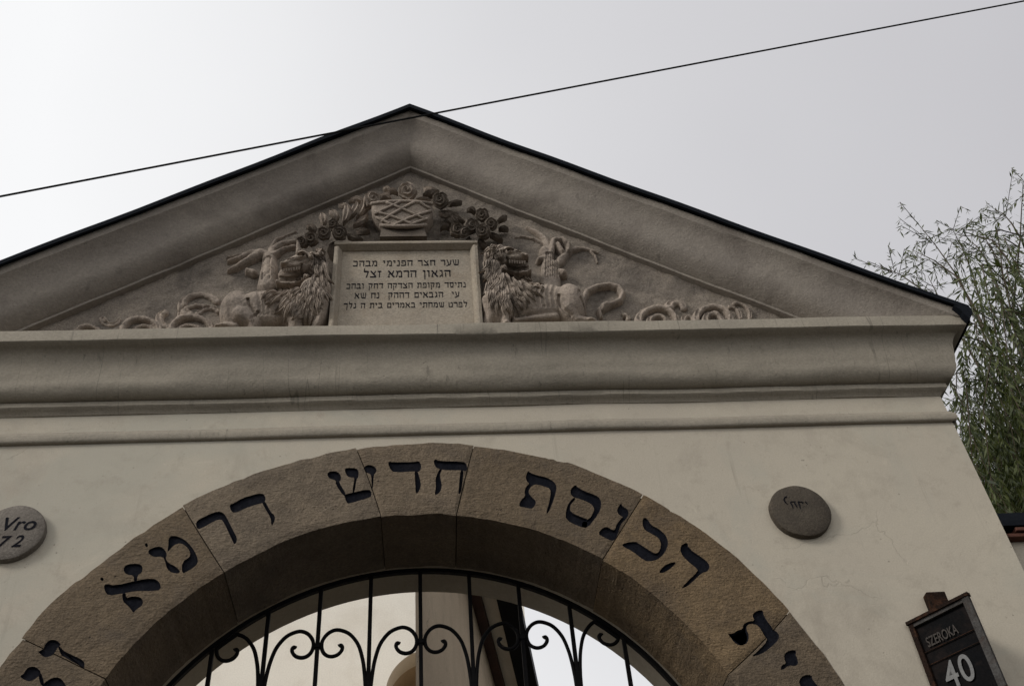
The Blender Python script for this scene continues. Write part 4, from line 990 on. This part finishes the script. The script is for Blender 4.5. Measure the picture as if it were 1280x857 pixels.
# ------------------------------------------------------------------ lantern-shaped house number sign
sx0, sz1 = 2.104, Z0+0.736; ridge = Vector((2.286, -0.232)); wallp = Vector((sx0, -0.004)); sz0 = Z0+0.325
sign = root('house_number_sign', (2.28, 0.0, sz0), 'rusty lantern-shaped house number sign reading SZEROKA 40 at the right of the gate', 'sign')
ex = Vector((ridge.x-wallp.x, ridge.y-wallp.y, 0)); W_ = ex.length; ex.normalize(); nrm = Vector((ex.y, -ex.x, 0)); nrm = nrm if nrm.y < 0 else -nrm
def face_box(mb, u0, u1, z0_, z1_, d0, d1, o=None, e=None, n=None):
    o = o or Vector((wallp.x, wallp.y, 0)); e = e or ex; n = n or nrm
    c = [o+e*u+n*d+Vector((0, 0, z)) for z in (z0_, z1_) for (u, d) in ((u0, d0), (u1, d0), (u1, d1), (u0, d1))]
    return mb.add(c, [(0, 3, 2, 1), (4, 5, 6, 7), (0, 1, 5, 4), (1, 2, 6, 5), (2, 3, 7, 6), (3, 0, 4, 7)])
far = Vector((ridge.x+0.03, wallp.y, 0))
body = [(wallp.x+.006, wallp.y), (ridge.x, ridge.y+.010), (far.x-.006, wallp.y)]
v = [(x, y, sz0+.01) for x, y in body]+[(x, y, sz1-.012) for x, y in body]
MB().add(v, [(0, 2, 1), (3, 4, 5), (0, 1, 4, 3), (1, 2, 5, 4), (2, 0, 3, 5)]).build('box', SIGNB, sign)
face_box(MB(), 0.0, 0.022, sz0, sz1-0.012, -0.004, 0.012).build('frame', RUST, sign)
face_box(MB(), W_-0.030, W_, sz0+0.002, sz1-0.014, -0.004, 0.014).build('frame', GREYM, sign)
face_box(MB(), -0.004, W_+0.004, sz1-0.014, sz1, -0.006, 0.020).build('frame', RUST, sign)
face_box(MB(), 0.018, W_-0.026, sz1-0.030, sz1-0.0145, -0.003, 0.010).build('frame', GREYM, sign)
face_box(MB(), -0.002, W_+0.006, sz0-0.016, sz0+0.0, -0.01, 0.022).build('frame', RUST, sign)
top = [(wallp.x, wallp.y), (ridge.x, ridge.y), (far.x, wallp.y)]
v = [(x, y, sz1-.010) for x, y in top]+[(x, y, sz1-.002) for x, y in top]
MB().add(v, [(0, 2, 1), (3, 4, 5), (0, 1, 4, 3), (1, 2, 5, 4), (2, 0, 3, 5)]).build('lid', RUST, sign)
bl, br, bt = B(1157, 744, -0.03), B(1181, 744, -0.03), B(1168, 741, -0.03)
MB().box((float(bl[0]), -0.045, sz1-0.02), (float(br[0]), -0.001, float(bt[2])), 0.004).build('bracket', RUST, sign)
fo = Vector((wallp.x, wallp.y, 0))+nrm*0.0016
text_mesh('street_name', 'SZEROKA', 0.060, DIM, sign, fo+ex*0.046+Vector((0, 0, sz1-0.134)), ex, (0, 0, 1), off=0.0008, spacing=1.0, xs=0.56)
text_mesh('numerals', '40', 0.158, DIGIT, sign, fo+ex*0.066+Vector((0, 0, sz1-0.330)), ex, (0, 0, 1), off=0.0015, spacing=1.10, xs=0.78)
face_box(MB(), 0.024, W_-0.032, sz1-0.150, sz1-0.147, -0.001, 0.003).build('divider', RUST, sign)
face_box(MB(), 0.024, W_-0.032, sz1-0.205, sz1-0.202, -0.001, 0.003).build('divider', RUST, sign)

# ------------------------------------------------------------------ iron grille in the arch
YG = 0.42
grille = root('iron_grille', (0.0, YG, 0.0), 'black wrought iron gate grille with paired scrolls filling the arched opening', 'gate')
def flat_bar(pts, w_, d_, name, lead=None):
    MB().tube(pts, w_, 8).build(name, IRON, grille, smooth=True, auto=40)
RG = RI-0.022
arc = [(RG*math.cos(a), Z0+RG*math.sin(a)) for a in np.linspace(math.pi, 0, 72)]
rv = []; rf = []
for i, (x, z) in enumerate(arc):
    c_ = ((RG-0.020)*math.cos(math.pi*(1-i/71)), Z0+(RG-0.020)*math.sin(math.pi*(1-i/71)))
    rv += [(x, YG-.012, z), (x, YG+.012, z), (c_[0], YG+.012, c_[1]), (c_[0], YG-.012, c_[1])]
for i in range(71):
    for k in range(4): rf.append((i*4+k, i*4+(k+1) % 4, (i+1)*4+(k+1) % 4, (i+1)*4+k))
mesh('arch_rail', rv, rf, IRON, grille, fix=True)
SPC = 0.2335; XB0 = 0.0175
bars = [XB0+SPC*k for k in range(-5, 6)]
for k, x in enumerate(bars):
    zt = Z0+math.sqrt(max((RG-0.02)**2-x*x, 0.01))
    x_ = x
    MB().box((x_-.0090, YG-.0090, 0.06), (x_+.0090, YG+.0090, zt)).build('bar', IRON, grille)
for z in (0.14, 1.15, Z0-0.55):
    MB().box((-RI+0.01, YG-.022, z-.02), (RI-0.01, YG+.022, z+.02)).build('rail', IRON, grille)
# scroll traced once between two bars, then mirrored along the row
zs = lambda x, y: (480+x/5.82, 730+y/5.82)
trace = [(636, 735), (630, 680), (618, 600), (598, 510), (560, 410), (500, 338), (440, 308), (385, 302), (335, 325), (300, 370), (292, 415), (305, 458), (335, 485), (375, 492), (415, 478), (440, 450), (444, 425), (432, 410), (420, 420)]
t3 = [B(*zs(x, y), YG) for x, y in trace]
bar_hi = t3[0][0]; zs_ = [q[2] for q in t3]
loc = [(q[0]-(XB0+SPC), q[2]) for q in t3]
k_ = (SPC-0.0095-0.009)/abs(min(l_[0] for l_ in loc)); loc = [(min(l_[0]*k_, -0.003), l_[1]) for l_ in loc]
loc = [(-0.006, loc[0][1]-0.16)] + loc
def spline(p, n=5):
    o = []
    for i in range(len(p)-1):
        a, b, c, d = p[max(i-1, 0)], p[i], p[i+1], p[min(i+2, len(p)-1)]
        for k in range(n):
            t = k/n
            o.append(tuple(0.5*(2*b[j]+(c[j]-a[j])*t+(2*a[j]-5*b[j]+4*c[j]-d[j])*t*t+(3*b[j]-a[j]-3*c[j]+d[j])*t**3) for j in (0, 1)))
    o.append(p[-1]); return o
sl = spline(loc)
for kb in (-3, -1, 1, 3):
    for sgn in (1, -1):
        if kb == 99: continue
        xb = XB0+SPC*kb
        pts = [(xb+sgn*x, YG, z) for x, z in sl]
        if any(math.hypot(p[0], p[2]-Z0) > RG-0.012 for p in pts): 
            pts = [p if math.hypot(p[0], p[2]-Z0) < RG-0.03 else (p[0]*(RG-0.03)/math.hypot(p[0], p[2]-Z0), p[1], Z0+(p[2]-Z0)*(RG-0.03)/math.hypot(p[0], p[2]-Z0)) for p in pts]
        rad = [0.0090]*(len(pts)-6)+[0.0086, 0.0082, 0.009, 0.011, 0.011, 0.007]
        MB().tube(pts, rad, 8).build('scroll', IRON, grille, smooth=True, auto=50)
    zc_ = min(loc, key=lambda q: q[0])[1]
for kb in (-4, -2, 0, 2, 4):
    if kb in (-4, 4): continue
    xb = XB0+SPC*kb; zc_ = min(loc, key=lambda q: q[0])[1]
    MB().box((xb-.0145, YG-.0145, zc_-.013), (xb+.0145, YG+.0145, zc_+.010), 0.003).build('collar', IRON, grille)

# ------------------------------------------------------------------ adjoining boundary wall with tiled coping
bw = root('boundary_wall', (6.5, 0.3, 0), 'lower plastered boundary wall with red tile and black sheet coping at the right edge', 'wall')
ztop = float(B(1257, 671, 0.01)[2]); zt2 = float(B(1250, 658, 0)[2]); zt3 = float(B(1243, 641, 0)[2])
BX0, BX1 = XR+0.003, 11.0
MB().box((BX0, 0.055, 0), (BX1, 0.50, ztop)).build('wall', PLASTER, bw)
hgt = (zt2-ztop)/2
for row in range(2):
    for k in range(26):
        x = BX0+0.004+k*0.19+(0.05 if row else 0.0); j = random.uniform(-.004, .004)
        lo = (x, 0.012-0.012*row+j, ztop+row*hgt+0.002); hi = (x+0.184, 0.55, ztop+(row+1)*hgt-0.004)
        MB().box(lo, hi, 0.004).build('tile', TILE, bw)
cv = [(BX0, -0.006, zt2+.002), (BX0, -0.006, zt2+.03), (BX0, 0.002, zt3), (BX0, 0.25, zt3+0.10), (BX0, 0.58, zt3), (BX0, 0.58, zt2+.002)]
cv += [(BX1, y, z) for _, y, z in cv]; n = 6
MB().add(cv, [(i, (i+1) % n, n+(i+1) % n, n+i) for i in range(n)]+[tuple(range(n-1, -1, -1)), tuple(range(n, 2*n))]).build('coping_sheet', ROOFM, bw)

# ------------------------------------------------------------------ courtyard buildings seen through the arch
H = 7.2                                            # eaves height
def cz(px, py, z=H): return Vector(Bz(px, py, z))
a0, a1 = cz(590, 752.3), cz(619.2, 857)
dirv = (a1-a0); dirv.z = 0; dirv.normalize()
# corner: the eaves line followed back to the plane of sight through the vertical arris at x = 520
d = ray(519.5, 800); az = d[0]/d[1]
A = np.array([[dirv.x, -az], [dirv.y, -1.0]]); 
t_, s_ = np.linalg.solve(A, np.array([CAM[0]-a0.x, CAM[1]-a0.y])); corner = a0+dirv*t_; corner.z = 0
perp = Vector((dirv.y, -dirv.x, 0))                # to the right of the eaves line
house = root('courtyard_house', (corner.x, corner.y, 0), 'cream courtyard house with brown eaves board and dark gutter seen through the arch', 'building')
def along(t, s, z): q = corner+dirv*t+perp*s; return (q.x, q.y, z)
LEN = 16.0
def slab(name, s0_, s1_, z0_, z1_, mat, t0=0.0, t1=LEN, parent=house):
    v = [along(t, s, z) for z in (z0_, z1_) for (t, s) in ((t0, s0_), (t1, s0_), (t1, s1_), (t0, s1_))]
    return MB().add(v, [(0, 3, 2, 1), (4, 5, 6, 7), (0, 1, 5, 4), (1, 2, 6, 5), (2, 3, 7, 6), (3, 0, 4, 7)]).build(name, mat, parent, fix=True)
def offs(px, py, z):
    q = cz(px, py, z); return (q-corner).dot(perp)
b1 = offs(616.5, 805, H-0.02); b2 = offs(635, 805, H+0.05); b3 = offs(662, 812, H+0.0)
print('eaves offsets', b1, b2, b3, 'corner', corner[:], 'dir', dirv[:])
q1 = corner+dirv*LEN; q2 = corner+Vector((0.03, 1.0, 0))*LEN
v = [(q.x, q.y, z) for z in (0.0, H+0.3) for q in (corner, q1, q2)]
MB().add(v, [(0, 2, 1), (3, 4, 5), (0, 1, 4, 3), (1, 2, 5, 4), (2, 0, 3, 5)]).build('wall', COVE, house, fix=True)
slab('eaves_board', 0.002, b1, H-0.02, H+0.12, BROWN, -0.05, LEN+0.1)
slab('soffit', b1+0.002, b2, H+0.05, H+0.14, CREAM, -0.05, LEN+0.1)
slab('gutter', b2+0.002, b3, H+0.0, H+0.16, GUTTER, -0.1, LEN+0.15)
v = [along(t, s, z) for t in (-0.1, LEN+0.15) for s, z in ((b3, H+0.162), (-0.03, H+0.75), (-0.03, H+0.60), (0.0, H+0.305), (b1, H+0.162))]
MB().add(v, [tuple(range(4, -1, -1)), tuple(range(5, 10))]+[(i, (i+1) % 5, 5+(i+1) % 5, 5+i) for i in range(5)]).build('roof', ROOFM, house, fix=True)
# further wall with an arched recess
YW = 8.0
arcpx = [(482.6, 857), (490, 840), (500.6, 826), (512.6, 817.6), (521, 814)]
ap = np.array([B(x, y, YW)[[0, 2]] for x, y in arcpx])
Mx = np.c_[2*ap, np.ones(len(ap))]; so = np.linalg.lstsq(Mx, (ap**2).sum(1), rcond=None)[0]
acx, acz = so[0], so[1]; ar = math.sqrt(so[2]+acx**2+acz**2)
print('recess', acx, acz, ar, 'YW', YW)
prayer = root('courtyard_building', (acx-2.0, YW, 0), 'tall pale cream wall with a round-headed recess at the back of the courtyard', 'building')
arch_wall('wall', ar, YW, YW+0.35, -7.0, acx+ar+0.6, 11.5, CREAM, parent=prayer, ax=acx, Z0=acz)
arch_wall('recess_reveal', ar+0.004, YW+0.352, YW+1.3, acx-ar-0.3, acx+ar+0.3, acz+ar+0.35, COVE, parent=prayer, ax=acx, Z0=acz)
MB().box((acx-ar-.3, YW+1.302, 0), (acx+ar+.3, YW+1.5, acz+ar+.35)).build('recess_back', COVE, prayer)
MB().box((-7.2, YW-0.35, 11.502), (acx+ar+0.8, YW+4.0, 11.8)).build('roof', ROOFM, prayer)

# ------------------------------------------------------------------ overhead cable
YC = -0.9
cp = [(-700, 372), (-300, 303.5), (0, 250), (200, 212.5), (400, 173.5), (512, 149.5), (640, 122.5), (800, 90), (1000, 50.5), (1280, -1), (1700, -76)]
c3 = [B(x, y, YC) for x, y in cp]
xs = np.array([q[0] for q in c3]); zs2 = np.array([q[2] for q in c3]); co = np.polyfit(xs, zs2, 2)
cx_ = np.linspace(xs[0], xs[-1], 60)
cab = MB().tube([(x, YC, float(np.polyval(co, x))) for x in cx_], 0.0054, 8).build('overhead_cable', CABLE, None, smooth=True)
cab['label'] = 'thin black overhead cable slanting across the sky in front of the gable'; cab['category'] = 'cable'

# ------------------------------------------------------------------ willow
def willow():
    r = np.random.default_rng(12)
    base = np.array([CAM[0]+11.0*0.787, CAM[1]+11.0*0.617, 0.0])
    t = root('willow_tree', tuple(base), 'tall willow with drooping narrow leaves behind the wall at the right', 'tree')
    mb = MB(); mb.tube([base+np.array(q) for q in ((0, 0, 0), (0.1, 0, 1.5), (0.05, .1, 3.2), (-.1, .1, 4.6), (-.2, .05, 5.8))], [.42, .34, .30, .24, .16], 12)
    mb.build('trunk', BARK, t, smooth=True)
    limbs = MB(); tips = []
    nl = 26
    for k in range(nl):
        a = 2*math.pi*k/nl+r.uniform(-.15, .15); reach = r.uniform(1.6, 4.1); zt = r.uniform(6.9, 8.4)-0.25*reach
        p0 = base+np.array([-.1, .1, r.uniform(3.0, 5.4)]); p3 = base+np.array([reach*math.cos(a), reach*math.sin(a), zt])
        p1 = p0*0.6+p3*0.4+np.array([0, 0, 0.9]); p2 = p0*.25+p3*.75+np.array([0, 0, 0.7])
        pts = [(1-u)**3*p0+3*(1-u)**2*u*p1+3*(1-u)*u*u*p2+u**3*p3 for u in np.linspace(0, 1, 9)]
        limbs.tube(pts, list(np.linspace(.10, .018, 9)), 6); tips.append(pts)
        for q in range(4):                                   # side branches
            i0 = r.integers(3, 8); s = pts[i0]; b_ = a+r.uniform(-1.2, 1.2); l_ = r.uniform(.7, 1.7)
            e = s+np.array([math.cos(b_)*l_, math.sin(b_)*l_, r.uniform(-.1, .45)])
            bp = [s, s*.5+e*.5+np.array([0, 0, .15]), e]; limbs.tube(bp, [.03, .02, .010], 5); tips.append([np.array(x) for x in bp])
    limbs.build('limb', BARK, t, smooth=True)
    LV = []; twigs = MB()
    def leaves_on(pts, dens, size):
        pts = np.array(pts); seg = np.linalg.norm(np.diff(pts, axis=0), axis=1); tot = seg.sum(); n = max(3, int(tot*dens))
        u = (np.arange(n)+r.uniform(0, 1, n))/n*tot; cs = np.concatenate([[0], np.cumsum(seg)]); i = np.clip(np.searchsorted(cs, u)-1, 0, len(seg)-1)
        f = ((u-cs[i])/seg[i])[:, None]; p = pts[i]*(1-f)+pts[i+1]*f; d = (pts[i+1]-pts[i])/seg[i][:, None]
        rnd = r.normal(0, 1, (n, 3)); rnd -= (rnd*d).sum(1)[:, None]*d; rnd /= np.linalg.norm(rnd, axis=1)[:, None]
        ax = d*r.uniform(.6, 1.0, n)[:, None]+rnd*r.uniform(.45, .9, n)[:, None]+np.array([0, 0, -0.5]); ax /= np.linalg.norm(ax, axis=1)[:, None]
        sd = np.cross(ax, r.normal(0, 1, (n, 3))); sd /= np.linalg.norm(sd, axis=1)[:, None]
        l_ = size*r.uniform(.65, 1.2, n)[:, None]; w_ = l_*r.uniform(.06, .095, n)[:, None]
        LV.append(np.stack([p, p+ax*l_*.45+sd*w_, p+ax*l_, p+ax*l_*.45-sd*w_], 1))
    # drooping strands
    near = [q for q in tips if q[-1][0] < base[0]+0.3 or q[-1][1] < base[1]-1.0]
    for k in range(10500):
        pts = near[r.integers(len(near))] if k % 4 else tips[r.integers(len(tips))]; i = r.integers(len(pts)//2, len(pts)); s = np.array(pts[i])+r.normal(0, .32, 3)
        if s[2] > 8.3: continue
        a = math.atan2(s[1]-base[1], s[0]-base[0])+r.uniform(-.7, .7); o_ = r.uniform(.15, .55); ln = r.uniform(0.6, 2.9)
        h = np.array([math.cos(a), math.sin(a), 0])
        p = [s, s+h*o_*.5+np.array([0, 0, .08]), s+h*o_+np.array([0, 0, -ln*.25]), s+h*(o_+.1)+r.normal(0, .06, 3)+np.array([0, 0, -ln*.6]), s+h*(o_+.12)+r.normal(0, .12, 3)+np.array([0, 0, -ln])]
        leaves_on(p, 42, .100)
        if k % 3 == 0: twigs.tube(p, [.006, .005, .004, .003, .002], 4, cap=False)
    # upright young shoots over the crown
    for k in range(80):
        pts = tips[r.integers(len(tips))]; s = np.array(pts[-1])+r.normal(0, .15, 3); a = math.atan2(s[1]-base[1], s[0]-base[0])+r.uniform(-.9, .9)
        ln = r.uniform(.25, .55); h = np.array([math.cos(a), math.sin(a), 0])*r.uniform(.3, .9)
        p = [s, s+(h*.5+np.array([0, 0, .55]))*ln, s+(h+np.array([0, 0, .75]))*ln]
        leaves_on(p, 26, .10); twigs.tube(p, [.008, .005, .002], 4, cap=False)
        for q in range(3):
            s2 = p[1]*(1-q*.3)+p[2]*q*.3; b_ = a+r.uniform(-1.5, 1.5); e = s2+np.array([math.cos(b_)*.35, math.sin(b_)*.35, r.uniform(-.1, .3)])*ln*.6
            leaves_on([s2, e, e+np.array([0, 0, -.15])], 30, .095); twigs.tube([s2, e], [.004, .002], 4, cap=False)
    # long arching shoots reaching left over the gate roof, as in the photo
    for (px0, py0), (px1, py1), (px2, py2), dist in [((1250, 470), (1200, 350), (1138, 268), 9.6), ((1240, 430), (1195, 345), (1140, 312), 9.4), ((1235, 420), (1215, 340), (1190, 285), 9.8), ((1210, 420), (1150, 360), (1100, 332), 9.3),
                                                     ((1270, 420), (1250, 330), (1225, 290), 10.0), ((1265, 400), (1275, 300), (1279, 225), 10.2), ((1255, 380), (1230, 320), (1210, 300), 9.7), ((1290, 330), (1265, 280), (1245, 262), 10.3),
                                                     ((1225, 460), (1185, 400), (1160, 345), 9.2), ((1275, 350), (1240, 300), (1200, 295), 10.0)]:
        def P(px, py):
            d = ray(px, py); return CAM+d*(dist/math.hypot(d[0], d[1]))
        p = [P(px0, py0), P((px0+px1)/2, (py0+py1)/2-4), P(px1, py1), P((px1+px2)/2, (py1+py2)/2-3), P(px2, py2)]
        twigs.tube(p, [.016, .012, .009, .006, .003], 5); leaves_on(p[1:], 22, .10)
        for q in range(7):
            u = r.uniform(.25, 1); s2 = np.array(p[2])*(1-u)+np.array(p[4])*u; a = r.uniform(0, 6.28); l_ = r.uniform(.15, .5)
            e = s2+np.array([math.cos(a)*l_, math.sin(a)*l_, r.uniform(-.15, .25)]); f_ = e+np.array([math.cos(a)*.08, math.sin(a)*.08, -r.uniform(.1, .3)])
            leaves_on([s2, e, f_], 34, .095); twigs.tube([s2, e, f_], [.004, .003, .002], 4, cap=False)
    twigs.build('twigs', BARK, t, kind='stuff')
    Q = np.concatenate(LV) - np.array(base); n = len(Q); print('leaves', n)
    me = bpy.data.meshes.new('crown'); me.vertices.add(n*4); me.vertices.foreach_set('co', Q.reshape(-1).astype(np.float32))
    me.loops.add(n*4); me.loops.foreach_set('vertex_index', np.arange(n*4, dtype=np.int32)); me.polygons.add(n)
    me.polygons.foreach_set('loop_start', np.arange(0, n*4, 4, dtype=np.int32)); me.polygons.foreach_set('loop_total', np.full(n, 4, dtype=np.int32)); me.update(); me.validate()
    fin('crown', me, LEAF, t, kind='stuff')
willow()
